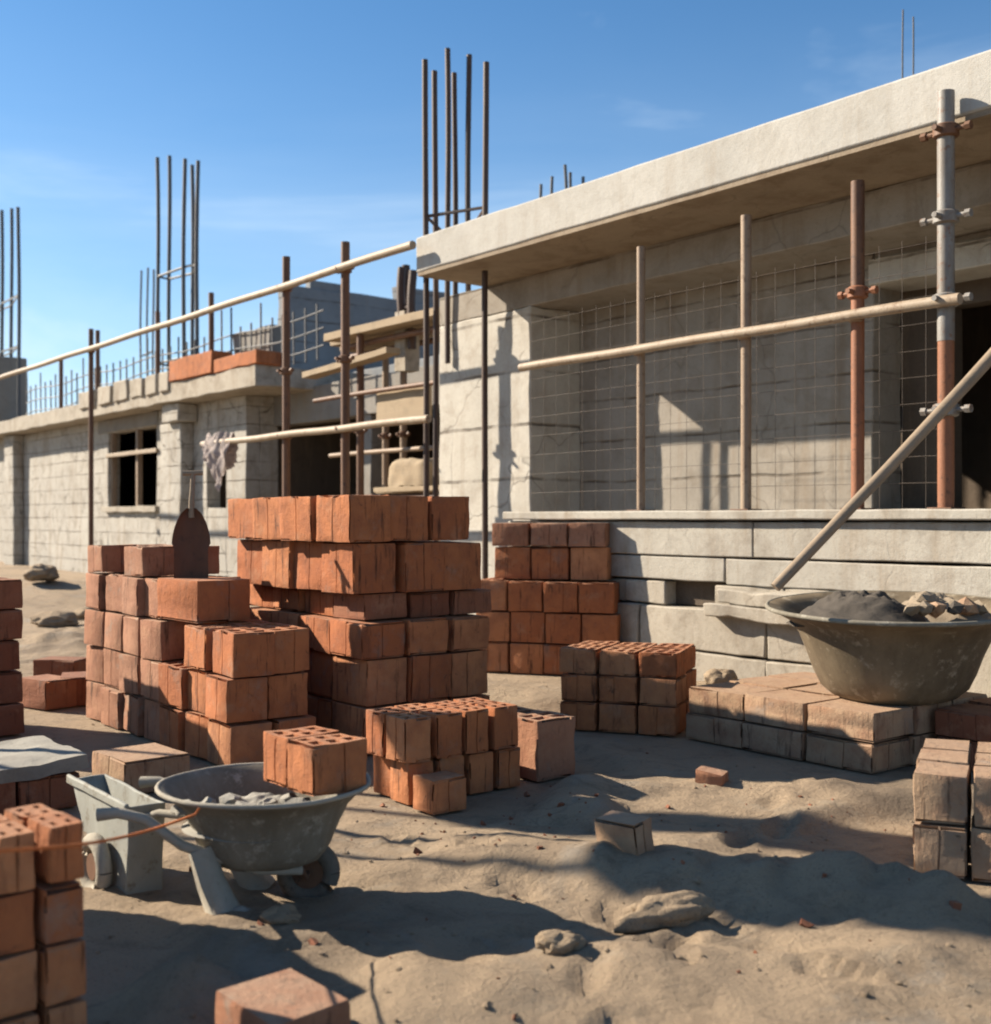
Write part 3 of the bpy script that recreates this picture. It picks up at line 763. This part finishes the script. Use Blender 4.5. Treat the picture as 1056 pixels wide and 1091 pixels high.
for i in range(nu_):
    for j in range(nv_): mb.bm.faces.new((rows[i][j], rows[i + 1][j], rows[i + 1][j + 1], rows[i][j + 1]))
ge = bmesh.ops.solidify(mb.bm, geom=mb.bm.faces[:], thickness=.012)
tag(mb.build('cloth', M['cloth'], loc=cp, rz=TH, smooth=60), 'dusty pinkish cloth bundled over the end of the lower scaffold rail', 'cloth')

for (px, py, lb) in ((65, 380, 'rusty guard post on the far roof edge near its dark end'), (104, 352, 'rusty guard post beside the thin scaffold upright on the far roof'), (168, 332, 'rusty guard post at the foot of the four-metre rebar cage'), (225, 312, 'rusty guard post above the terracotta parapet')):
    z1 = hz(px, 9.95, py); b0 = W(hx(px, 9.95), 9.95, 4.13)
    pr = empty('guard_post', b0, TH, lb, 'post', 'guard posts on the far roof')
    MB().tube([(0, 0, 0), (.01, 0, (z1 - 4.13) / 2), (0, 0, z1 - 4.13)], .055, 10, .05, px).build('tube', M['rust'], pr, smooth=50)
    MB().box(-.12, .12, -.12, .12, 0, .02).build('base_plate', M['rust'], pr)
# ------------------------------------------------------------------ rebar cages
def cage(bars, base, z0, rad, mat, ties, label, group=None, kink=.02, start=None):
    """bars: list of (worldXY, ztop)"""
    root = empty('rebar_cage', (base[0], base[1], z0), 0, label, 'rebar', group)
    for (x, y, zt) in bars:
        n = 14; ph = rnd.random() * 6; zs_ = start(x, y) - z0 if start else 0
        pts = [(x - base[0] + kink * math.sin(ph + i * .4) * i / n, y - base[1] + kink * math.cos(ph + i * .33) * i / n, zs_ + (zt - z0 - zs_) * i / n) for i in range(n + 1)]
        MB().tube(pts, rad, 8, .06, ph).build('bar', M[mat], root, smooth=50)
    for z in ties:
        c = sorted(bars, key=lambda b: math.atan2(b[1] - base[1], b[0] - base[0]))
        pts = [Vector((b[0] - base[0], b[1] - base[1], z - z0 + rnd.uniform(-.03, .03))) for b in c]; pts.append(pts[0])
        MB().tube(pts, rad * .6, 6).build('stirrup', M[mat], root, smooth=50)
    return root
bars = []
for (px, Y, py) in ((454, 13.4, 64), (464, 13.9, 76), (477, 14.4, 52), (485, 14.6, 78), (499, 14.3, 58), (517, 13.0, 66)):
    bars.append((dp(px) * Y, Y, CAM + (HOR - py) * Y / F))
bx = sum(b[0] for b in bars) / 6; by = sum(b[1] for b in bars) / 6
cage(bars, (bx, by), -.05, .034, 'rebar', (4.85,), 'tall dark rebar cage rising through the end of the thick roof slab', kink=.012, start=lambda x, y: 3.3 if AY[0] * x + AY[1] * y > WA - .06 else -.05)

# ------------------------------------------------------------------ far building on the left
FA = 10.3
xr = hx(262, FA); xl = hx(-120, FA); xe = -12.6
fx, fy = -22, 13
far = empty('far_building', W(fx, fy), TH, 'long unfinished single-storey building with whitewashed block wall behind the rusty scaffold', 'building')
FO = dict(root=far, o=(fx, fy))
sF = 9.7
rs = hb('roof_slab', 'stone', (xl, hx(272, sF), sF, 17, 3.78, 4.16), seg=.5, amp=.03, bevel=.02, **FO)
w0, w1 = hx(115, FA), hx(167, FA); v0, v1 = hx(221, FA), hx(241, FA)
zw0, zw1 = 1.66, 3.45
hb('wall', 'block', (xl, w0, FA, FA + .3, -.2, 3.78), (w0, w1, FA, FA + .3, -.2, zw0), (w0, w1, FA, FA + .3, zw1, 3.78), (w1, v0, FA, FA + .3, -.2, 3.78),
   (v0, v1, FA, FA + .3, -.2, 1.6), (v0, v1, FA, FA + .3, 2.75, 3.78), (v1, xr, FA, FA + .3, -.2, 3.78), (xr - .3, xr, FA + .3, FA + .7, -.2, 3.78), seg=.45, amp=.02, bevel=.015, **FO)
win = hb('window', 'rail', (w0 + .02, w1 + .1, FA - .06, FA + .0, 2.86, 2.95), seg=.2, amp=.006, bevel=.01, **FO)
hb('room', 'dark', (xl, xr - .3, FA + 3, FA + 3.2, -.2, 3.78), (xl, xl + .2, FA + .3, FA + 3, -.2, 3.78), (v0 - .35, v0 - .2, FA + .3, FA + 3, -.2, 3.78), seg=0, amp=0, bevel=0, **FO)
for (qa, qb) in ((w0, w0 + .1), (w1 - .1, w1), ((w0 + w1) / 2 + .1, (w0 + w1) / 2 + .2)): hb('jamb', 'tan', (qa, qb, FA + .07, FA + .19, zw0, zw1), seg=0, amp=0, bevel=0, parent=win, o=(fx, fy))
hb('sill', 'stone', (w0 - .15, w1 + .15, FA - .12, FA + .2, zw0 - .12, zw0 + .01), seg=.3, amp=.02, parent=win, o=(fx, fy))
hb('window', 'tan', (v0 + .0, v1, FA + .1, FA + .18, 2.62, 2.70), seg=0, amp=0, bevel=0, **FO)
hb('pier', 'block', (hx(170, FA - .3), hx(192, FA - .3), FA - .3, FA - .002, -.2, 3.4), (hx(172, FA - .45), hx(189, FA - .45), FA - .45, FA - .003, 3.4, 3.78), seg=.3, amp=.03, bevel=.03, **FO)
hb('pier', 'block', (hx(4, FA - .3), hx(14, FA - .3), FA - .3, FA - .002, -.2, 3.78), seg=.3, amp=.03, bevel=.03, **FO)
hb('wall_band', 'grey', (w0 - .6, w1 + .1, FA - .03, FA + .05, zw1 + .02, 3.77), seg=.3, amp=.01, **FO)
# beams and posts of the open bay
OA = 10.9
hb('lintel', 'grey', (xr - .1, xe, OA, OA + .35, 3.20, 3.86), seg=.4, amp=.02, **FO)
hb('post', 'grey', (hx(385, OA), hx(393, OA), OA + .05, OA + .3, -.2, 3.2), seg=.3, amp=.02, **FO)
hb('post', 'dark', (hx(318, OA + 1.2), hx(324, OA + 1.2), OA + 1.2, OA + 1.4, -.2, 3.2), seg=.3, amp=.02, **FO)
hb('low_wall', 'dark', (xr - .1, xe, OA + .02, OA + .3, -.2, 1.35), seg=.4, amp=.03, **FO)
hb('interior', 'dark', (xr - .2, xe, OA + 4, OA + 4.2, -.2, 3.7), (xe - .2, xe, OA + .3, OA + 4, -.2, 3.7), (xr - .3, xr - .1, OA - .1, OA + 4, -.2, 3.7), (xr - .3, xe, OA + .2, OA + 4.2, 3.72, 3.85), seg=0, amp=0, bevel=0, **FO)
# blocks along the roof edge, each with a gap
g = random.Random(11)
for (p0, p1) in ((84, 100), (104, 118), (121, 135), (138, 152), (155, 166), (169, 179)):
    hb('edge_block', 'stone', (hx(p0, sF - .05), hx(p1, sF - .05), sF - .06, sF + .3, 4.0, 4.36 + g.random() * .1), seg=.3, amp=.03, bevel=.03, **FO)
hb('parapet', 'brick', (hx(182, sF), hx(228, sF), sF - .05, sF + .4, 4.17, 4.60), (hx(228, sF), hx(274, sF), sF - .02, sF + .5, 4.17, 4.42), seg=.35, amp=.03, bevel=.02, **FO)
hb('parapet', 'grey', (hx(236, sF + .3), hx(300, sF + .8), sF + .55, sF + .9, 4.17, 5.0), seg=.35, amp=.06, bevel=.02, **FO)
uw = hb('upper_wall', 'bluegrey', (-24.4, -24.0, 12.9, 17.5, 3.8, 6.75), (-24.35, -24.05, 13.6, 14.6, 6.7, 6.95), (-24.3, -24.05, 16, 17.5, 6.7, 7.1), seg=.4, amp=.05, bevel=.02, **FO)
hb('upper_slab', 'bluegrey', (-24, -16.5, 12.2, 17, 3.84, 4.3), seg=.5, amp=.04, bevel=.02, **FO)

def pxbars(lst, a, za=None):
    out = []
    for (px, py, da) in lst:
        x = hx(px, a + da); p = W(x, a + da); out.append((p.x, p.y, hz(px, a + da, py)))
    return out
def meanb(b): return (sum(q[0] for q in b) / len(b), sum(q[1] for q in b) / len(b))
b = pxbars(((168, 168, 0), (180, 166, .3), (196, 169, 0), (205, 176, .4), (210, 171, .1)), 10.5); cage(b, meanb(b), 4.1, .045, 'bluebar', (6.85, 4.9), 'four-metre blue-grey rebar cage on the roof of the far building')
b = pxbars(((-3, 220, .3), (2, 224, 0), (12, 222, .3), (20, 221, 0)), 10.5); c = cage(b, meanb(b), 4.1, .055, 'bluebar', (8, 6.5), 'tallest blue-grey rebar cage, on the far end of the roof')
mb = MB().box(-.55, .55, -.45, .45, 0, 2.2, .3, .06); mb.build('stub_column', M['grey'], c, rz=TH, bevel=.03)
b = pxbars(((150, 288, .8), (157, 285, .9), (163, 287, .7)), 12.5); cage(b, meanb(b), 4.1, .03, 'bluebar', (6.2,), 'small faint rebar cage behind the four-metre one')
b = pxbars(((428, 285, 0), (434, 283, .2), (439, 288, 0)), 9.4); c = cage(b, meanb(b), 3.8, .06, 'rebar', (4.4,), 'short rebar stub in a concrete collar above the scaffold deck')
MB().box(-.13, .13, -.13, .13, -.3, .55, .2, .02).build('collar', M['stone'], c, rz=TH)
# starter bars on the house roof
b = pxbars(((575, 196, 0), (589, 188, .2), (603, 176, .1), (609, 184, .3), (620, 188, .2)), 10.6); cage(b, meanb(b), 4.55, .022, 'bluebar', (), 'cluster of short starter bars sticking up behind the thick roof slab')
b = pxbars(((973, 18, 0), (962, 10, .2)), 9.6); cage(b, meanb(b), 4.55, .008, 'bluebar', (), 'thin pair of wires sticking up from the thick roof slab', kink=.005)
# wire fence on the far roof
mb = MB(); x0, x1 = hx(28, 10.2), hx(345, 10.2); L = x1 - x0; g = random.Random(2); k = 0
while k * .42 < L:
    t = g.random(); mb.tube([(k * .42 - L / 2, .02 * t, 0), (k * .42 - L / 2 + .05 * (t - .5), 0, .95 + .5 * g.random() * (g.random() < .4))], .02, 5); k += 1
for z in (.2, .5, .8): mb.tube([(-L / 2 + L * i / 20, 0, z + .04 * math.sin(i * 1.3)) for i in range(21)], .016, 5)
tag(mb.build('wire_fence', M['bluebar'], loc=W((x0 + x1) / 2, 10.2, 4.14), rz=TH, smooth=0), 'low fence of thin wires along the far roof edge', 'wire fence')

# ------------------------------------------------------------------ mixing tub on the platform
tc_ = Vector((dp(952) * 7.02, 7.02, .337))
tub = empty('mixing_tub', tc_, 0, 'big bronze-coloured mixing tub with a flared rim, full of dark mortar and rubble', 'tub')
prof_o = [(.01, .0), (.30, .0), (.36, .02), (.42, .07), (.47, .16), (.51, .27), (.55, .38), (.60, .455), (.69, .505), (.735, .52), (.745, .535), (.73, .545), (.66, .525), (.58, .475), (.53, .40), (.01, .39)]
body = MB().lathe(prof_o, 64, dent=.035, seed=2).build('bowl', M['bronze'], tub, smooth=50)
mb = MB()
for k in range(64):
    pass
mb.tube([(.74 * math.cos(t * math.pi / 24) * (1 + .035 * noise.noise(Vector((math.cos(t * math.pi / 24) * 1.6 + 2, math.sin(t * math.pi / 24) * 1.6, .53 * 4)))), .74 * math.sin(t * math.pi / 24) * (1 + .035 * noise.noise(Vector((math.cos(t * math.pi / 24) * 1.6 + 2, math.sin(t * math.pi / 24) * 1.6, .53 * 4)))), .535) for t in range(49)], .014, 8).build('rim', M['tubm'], body, smooth=60)
tub.rotation_euler = (R(3), R(-1), 0)
def heap(mat, name, loc, rx, ry, h, seed, label, cat, rot=0, n=34, power=1.0):
    bm = bmesh.new(); rings = []
    for i in range(n + 1):
        t = i / n; ring = []
        for k in range(48):
            th = 2 * math.pi * k / 48
            x, y = rx * t * math.cos(th), ry * t * math.sin(th)
            q = Vector((x * 6 + seed, y * 6, seed))
            z = h * (1 - t ** 2) ** power + (1 - t * .8) * (.35 * h * noise.noise(q) + .25 * h * noise.noise(q * 2.6) + .12 * h * noise.noise(q * 6))
            ring.append(bm.verts.new((x, y, z)))
            if i == 0: break
        rings.append(ring)
    for k in range(48): bm.faces.new((rings[0][0], rings[1][k], rings[1][(k + 1) % 48]))
    for i in range(1, n):
        for k in range(48): bm.faces.new((rings[i][k], rings[i + 1][k], rings[i + 1][(k + 1) % 48], rings[i][(k + 1) % 48]))
    bm.faces.new(list(reversed(rings[n])))
    m = MB(); m.bm.free(); m.bm = bm
    o = m.build(name, M[mat], loc=loc, rz=rot, smooth=70); return tag(o, label, cat)
heap('darkmortar', 'mortar_heap', tc_ + Vector((-.18, .02, .42)), .44, .50, .19, 3, 'heap of dark gravelly mortar inside the big mixing tub', 'mortar')
heap('stonegrey', 'mortar_heap', tc_ + Vector((.30, .05, .42)), .36, .46, .17, 8, 'heap of brown rubble inside the big mixing tub', 'rubble')
g = random.Random(21)
for k, (dx, dy, r, m, lb) in enumerate(((-.02, -.36, .045, 'stonegrey', 'small pale stone at the front rim inside the mixing tub'), (.06, -.33, .05, 'stonegrey', 'round stone on the dark mortar near the front rim'), (.14, -.30, .06, 'tanbrick', 'reddish stone in the middle of the mixing tub'),
        (.24, -.32, .05, 'darkmortar', 'dark stone beside the reddish one in the mixing tub'), (.33, -.26, .07, 'tanbrick', 'large reddish lump on the rubble in the mixing tub'), (.16, -.1, .06, 'stonegrey', 'stone on top of the rubble in the mixing tub'), (.42, -.22, .055, 'stonegrey', 'stone on the far side of the rubble in the mixing tub'))):
    o = MB().rock((0, 0, 0), r, k + 3, (1.1, 1, .8), 1, .6).build('stone', M[m], loc=tc_ + Vector((dx, dy, .545 + (.05 if dy > -.2 else 0))), rz=k, smooth=0); tag(o, lb, 'stone')

# ------------------------------------------------------------------ wheelbarrow
bc = Vector((dp(283) * 4.28, 4.28, 0))
wb = empty('wheelbarrow', bc, 0, 'mortar-caked wheelbarrow with a round tub of wet cement, carrying two bricks', 'wheelbarrow')
prof = [(.01, .155), (.17, .155), (.215, .175), (.245, .22), (.275, .30), (.305, .365), (.345, .405), (.375, .418), (.382, .428), (.37, .434), (.335, .415), (.275, .32), (.25, .29), (.01, .285)]
bt = MB().lathe(prof, 56, sx=1.0, sy=.92, dent=.05, seed=5).build('tub', M['tubm'], wb, smooth=50)
MB().tube([(.379 * math.cos(t * math.pi / 20) * (1 + .05 * noise.noise(Vector((math.cos(t * math.pi / 20) * 1.6 + 5, math.sin(t * math.pi / 20) * 1.6, .43 * 4)))), .349 * math.sin(t * math.pi / 20) * (1 + .05 * noise.noise(Vector((math.cos(t * math.pi / 20) * 1.6 + 5, math.sin(t * math.pi / 20) * 1.6, .43 * 4)))), .43) for t in range(41)], .009, 8).build('rim', M['cake'], bt, smooth=60)
for sy_ in (-1, 1):
    MB().tube([(.15, sy_ * .10, .145), (.0, sy_ * .15, .16), (-.25, sy_ * .20, .26), (-.37, sy_ * .23, .36), (-.46, sy_ * .24, .385), (-.53, sy_ * .25, .38)], [.017, .017, .018, .018, .019, .022], 10, .1, sy_).build('handle', M['cake'], wb, smooth=50)
    MB().tube([(-.19, sy_ * .17, .24), (-.15, sy_ * .19, .13), (-.10, sy_ * .21, .02), (-.085, sy_ * .215, -.02)], [.05, .05, .056, .085], 12, .35, sy_ + 3).build('leg', M['cake'], wb, smooth=50)
wh = MB().tube([(.14 + .085 * math.cos(t * math.pi / 14), .10, .08 + .085 * math.sin(t * math.pi / 14)) for t in range(29)], .035, 10).build('wheel', M['rubber'], wb, smooth=60)
MB().tube([(.14, .08, .08), (.14, .12, .08)], .06, 20).build('hub', M['rust'], wh)
MB().tube([(.12, -.0, .14), (.14, .03, .08), (.14, .17, .08), (.12, .19, .14)], .012, 8).build('axle', M['rust'], wb)
mo = heap('mortar', 'mortar_heap', bc + Vector((-.02, .0, .285)), .28, .25, .09, 12, 'lumpy grey cement filling the wheelbarrow tub', 'mortar')
heap('mortar', 'mortar_heap', bc + Vector((-.06, -.215, -.01)), .11, .10, .06, 15, 'splash of spilled mortar on the sand under the barrow leg', 'mortar')
g = random.Random(4)
for k in range(7):
    o = MB().rock((0, 0, 0), g.uniform(.03, .05), k + 40, (1.2, 1, .7), 2, .6).build('clod', M['mortar'], loc=bc + Vector((-.26 + .07 * k, -.13 + .05 * (k % 3), .375)), rz=k, smooth=30)
    tag(o, 'grey clod of stiff mortar among the clods in the wheelbarrow tub', 'clod', 'mortar clods in the wheelbarrow')
# bricks on the barrow
x0, y0 = H(*((at(331, 850, 4.08)).xy))
for i in range(2):
    brick(W(x0 - .092 - i * .185, y0 + .12, .424), .178, .23, .18, TH + R(2), 'brick', ('hollow brick on the wheelbarrow tub, the one nearer its front rim', 'hollow brick on the wheelbarrow tub, behind the other one')[i], 'bricks on the wheelbarrow', (2, 3), seed=i)

# unseen canvas shelter, added to throw the broad shade bands over the sand
shx, shy = -.927 * 4.1 / math.tan(R(EL)), .375 * 4.1 / math.tan(R(EL))
can = empty('canopy', (.4 + shx, 4.9 + shy, 0), 0, 'weathered canvas shelter on posts standing beside the brick yard', 'canopy')
g = random.Random(6)
for (xa, ya, xb, yb, wd) in ((.55, 4.36, 2.5, 3.93, .27), (-.1, 5.45, 1.9, 4.95, .24)):
    m = MB(); rows = []
    for i in range(41):
        t_ = i / 40; w_ = wd * (.55 + .75 * abs(noise.noise(Vector((t_ * 4 + ya * 7, 1, 2)))) + .5 * min(1, t_ * 4))
        cx = xa + (xb - xa) * t_ - .4; cy = ya + (yb - ya) * t_ - 4.9 + .10 * noise.noise(Vector((t_ * 5, ya, 4)))
        rows.append([m.bm.verts.new((cx + .1 * (q - .5), cy + (q * 2 - 1) * w_, 4.1 - .06 * math.sin(q * math.pi))) for q in (0, .2, .4, .6, .8, 1)])
    for i in range(40):
        for k in range(5): m.bm.faces.new((rows[i][k], rows[i + 1][k], rows[i + 1][k + 1], rows[i][k + 1]))
    bmesh.ops.solidify(m.bm, geom=m.bm.faces[:], thickness=.01)
    m.build('canvas', M['cloth'], can, smooth=60)
    for (qx, qy) in ((xa - .4, ya - 4.9), (xb - .4, yb - 4.9)): MB().tube([(qx, qy, -.1), (qx, qy, 4.12)], .03, 10).build('post', M['pole'], can)
# ------------------------------------------------------------------ cement splashed cart
cx_, cy_ = gh(137, 962)
cart = empty('mortar_cart', W(cx_, cy_), TH, 'narrow cement-splashed metal cart with a small wheel beside the wheelbarrow', 'cart')
def wedge(x0, x1, x0b, x1b, y0, y1, z0, z1):
    m = MB(); seg = 8
    m.box(0, 1, y0, y1, 0, 1, 0, 0)
    bmesh.ops.subdivide_edges(m.bm, edges=m.bm.edges[:], cuts=6, use_grid_fill=True)
    for v in m.bm.verts:
        t = v.co.z; a = x0b + (x0 - x0b) * t; b = x1b + (x1 - x1b) * t
        p = Vector((a + (b - a) * v.co.x, v.co.y, z0 + (z1 - z0) * t))
        v.co = p + noise.noise_vector(p * 6) * .008
    top = [f for f in m.bm.faces if f.calc_center_median().z > z1 - .02 and abs(f.normal.z) > .6]
    if not top:
        m.bm.normal_update(); top = [f for f in m.bm.faces if f.calc_center_median().z > z1 - .02 and abs(f.normal.z) > .6]
    bmesh.ops.inset_region(m.bm, faces=top, thickness=.014)
    ex = bmesh.ops.extrude_face_region(m.bm, geom=top)
    for v in [g_ for g_ in ex['geom'] if isinstance(g_, bmesh.types.BMVert)]: v.co.z -= .2; v.co.x = -.33 + (v.co.x + .31) * .72; v.co.y = .07 + (v.co.y - .07) * .8
    bmesh.ops.delete(m.bm, geom=top, context='FACES')
    return m
wedge(-.62, .0, -.30, -.03, .0, .14, .0, .345).build('body', M['cart'], cart, bevel=.012, smooth=40)
MB().box(-.64, .012, -.018, .0, .325, .36, .1, .006).build('rim', M['cart'], cart, bevel=.006)
whl = MB().tube([(-.22 + .095 * math.cos(t * math.pi / 14), -.045, .09 + .095 * math.sin(t * math.pi / 14)) for t in range(29)], .03, 10).build('wheel', M['cake'], cart, smooth=60)
MB().tube([(-.22, -.06, .09), (-.22, .0, .09)], .05, 16).build('hub', M['rust'], whl)
MB().tube([(.0, .06, .30), (.06, .09, .325), (.16, .13, .33), (.22, .18, .33)], .014, 10).build('handle', M['cake'], cart, smooth=50)

# ------------------------------------------------------------------ shovel on the long stack
sp = W(xL - .33 * 2.95, yL + .20, 1.022)
sh = empty('shovel', sp, R(12), 'rusty square shovel standing blade down on the long brick stack', 'shovel')
m = MB(); bm = m.bm; n = 16; cols = 9; fr, bk = [], []
for i in range(n + 1):
    t = i / n; z = .44 * t
    hw = .105 - .004 * t if t < .45 else .103 * (max(0, 1 - ((t - .45) / .56) ** 1.9)) ** .62 + .016
    r1, r2 = [], []
    for k in range(cols):
        s_ = k / (cols - 1) * 2 - 1
        y = .035 * s_ * s_ - .02 * t
        r1.append(bm.verts.new((hw * s_, -.006 - y, z))); r2.append(bm.verts.new((hw * s_, .006 - y, z)))
    fr.append(r1); bk.append(r2)
for i in range(n):
    for k in range(cols - 1):
        bm.faces.new((fr[i][k], fr[i][k + 1], fr[i + 1][k + 1], fr[i + 1][k])); bm.faces.new((bk[i][k], bk[i + 1][k], bk[i + 1][k + 1], bk[i][k + 1]))
    for a in (0, cols - 1): bm.faces.new((fr[i][a], fr[i + 1][a], bk[i + 1][a], bk[i][a]))
for r in (0, n):
    for k in range(cols - 1): bm.faces.new((fr[r][k], fr[r][k + 1], bk[r][k + 1], bk[r][k]))
m.build('blade', M['shovel'], sh, smooth=60)
MB().tube([(0, .01, .38), (0, .01, .48), (.004, .02, .56), (.008, .03, .66)], [.02, .018, .015, .015], 10).build('shaft', M['pole'], sh, smooth=50)
MB().tube([(-.055, .03, .66), (.07, .035, .665)], .016, 10).build('grip', M['pole'], sh, smooth=50)

# ------------------------------------------------------------------ orange setting-out string
a0 = at(-40, 908, 2.25); a1 = at(208, 868, 3.93)
pts = [a0 + (a1 - a0) * i / 30 + Vector((0, 0, -.03 * math.sin(math.pi * i / 30))) for i in range(31)]
pts = pts + [a1 + Vector((.012, .01, .02))]
tag(MB().tube([p - a0 for p in pts], .0045, 6).build('string', M['string'], loc=a0, smooth=60), 'bright orange string stretched from the near stack to the wheelbarrow', 'string')
# thin cable hanging off the platform
c0 = at(1012, 762, 6.3)
pp = [at(1012, 764, 5.6), at(1011, 800, 5.3), at(1008, 842, 5.0), at(990, 870, 4.75), at(980, 900, 4.6)]

# ------------------------------------------------------------------ light, sky, camera
sdir = Vector((-math.cos(R(PH)) * math.cos(R(EL)), math.sin(R(PH)) * math.cos(R(EL)), math.sin(R(EL))))
sl = bpy.data.lights.new('sun', 'SUN'); sl.energy = 5.0; sl.angle = R(.55); sl.color = (1, .87, .70)
so = bpy.data.objects.new('sun', sl); COL.objects.link(so); so.rotation_euler = sdir.to_track_quat('Z', 'Y').to_euler(); so.location = (-20, 10, 20)
w = bpy.data.worlds.new('World'); scene.world = w; w.use_nodes = True; t = w.node_tree; t.nodes.clear()
out = t.nodes.new('ShaderNodeOutputWorld'); bg = t.nodes.new('ShaderNodeBackground'); t.links.new(bg.outputs[0], out.inputs[0])
sky = t.nodes.new('ShaderNodeTexSky'); sky.sky_type = 'NISHITA'; sky.sun_disc = False
sky.sun_elevation = R(EL); sky.sun_rotation = R(-(90 - PH)); sky.air_density = 1.0; sky.dust_density = .4; sky.ozone_density = 2.6; sky.altitude = 200
tc = t.nodes.new('ShaderNodeTexCoord'); mp = t.nodes.new('ShaderNodeMapping'); mp.inputs['Location'].default_value = (2.3, 1.1, .4); mp.inputs['Scale'].default_value = (1.3, 1.3, 5.0); mp.inputs['Rotation'].default_value = (0, R(12), 0)
t.links.new(tc.outputs['Generated'], mp.inputs[0])
nz = t.nodes.new('ShaderNodeTexNoise'); nz.inputs['Scale'].default_value = 1.7; nz.inputs['Detail'].default_value = 7; nz.inputs['Roughness'].default_value = .55; nz.inputs['Distortion'].default_value = .5
t.links.new(mp.outputs[0], nz.inputs['Vector'])
rp = t.nodes.new('ShaderNodeValToRGB'); rp.color_ramp.elements[0].position = .50; rp.color_ramp.elements[1].position = .85
rp.color_ramp.elements[0].color = (0, 0, 0, 1); rp.color_ramp.elements[1].color = (.55, .55, .55, 1)
t.links.new(nz.outputs[0], rp.inputs[0])
mx = t.nodes.new('ShaderNodeMix'); mx.data_type = 'RGBA'; sp_ = t.nodes.new('ShaderNodeSeparateXYZ'); t.links.new(tc.outputs['Generated'], sp_.inputs[0])
hr = t.nodes.new('ShaderNodeMapRange'); hr.interpolation_type = 'SMOOTHSTEP'; hr.inputs[1].default_value = .42; hr.inputs[2].default_value = .02; hr.inputs[3].default_value = .0; hr.inputs[4].default_value = .5; t.links.new(sp_.outputs[2], hr.inputs[0])
n2 = t.nodes.new('ShaderNodeMath'); n2.operation = 'MULTIPLY_ADD'; t.links.new(nz.outputs[0], n2.inputs[0]); n2.inputs[1].default_value = 2.0; n2.inputs[2].default_value = -.1; n2.use_clamp = True
n3 = t.nodes.new('ShaderNodeMath'); n3.operation = 'MULTIPLY'; t.links.new(hr.outputs[0], n3.inputs[0]); t.links.new(n2.outputs[0], n3.inputs[1])
n4 = t.nodes.new('ShaderNodeMath'); n4.operation = 'ADD'; n4.use_clamp = True; t.links.new(rp.outputs[0], n4.inputs[0]); t.links.new(n3.outputs[0], n4.inputs[1])
t.links.new(n4.outputs[0], mx.inputs[0]); tn = t.nodes.new('ShaderNodeMix'); tn.data_type = 'RGBA'; tn.blend_type = 'MULTIPLY'; tn.inputs[0].default_value = 1; t.links.new(sky.outputs[0], tn.inputs[6]); tn.inputs[7].default_value = (.62, .96, 1.15, 1)
t.links.new(tn.outputs[2], mx.inputs[6]); mx.inputs[7].default_value = (7.0, 8.2, 9.3, 1)
t.links.new(mx.outputs[2], bg.inputs[0]); bg.inputs[1].default_value = .05

cam = bpy.data.cameras.new('camera'); co = bpy.data.objects.new('camera', cam); COL.objects.link(co); scene.camera = co
co.location = (0, 0, CAM); co.rotation_euler = (R(90), 0, 0)
cam.sensor_fit = 'HORIZONTAL'; cam.sensor_width = 36; cam.lens = F / 1056 * 36; cam.shift_y = 6.5 / 1056
cam.clip_start = .05; cam.clip_end = 4000
cam.dof.use_dof = True; cam.dof.focus_distance = 6.2; cam.dof.aperture_fstop = 2.4
scene.view_settings.view_transform = 'Standard'; scene.view_settings.look = 'None'; scene.view_settings.exposure = 1.42; scene.view_settings.gamma = 1
scene.cycles.use_denoising = True
scene.cycles.max_bounces = 6
scene.cycles.pixel_filter_type = 'BLACKMAN_HARRIS'; scene.cycles.filter_width = 2.0
print('BRICKS', BRICKS)
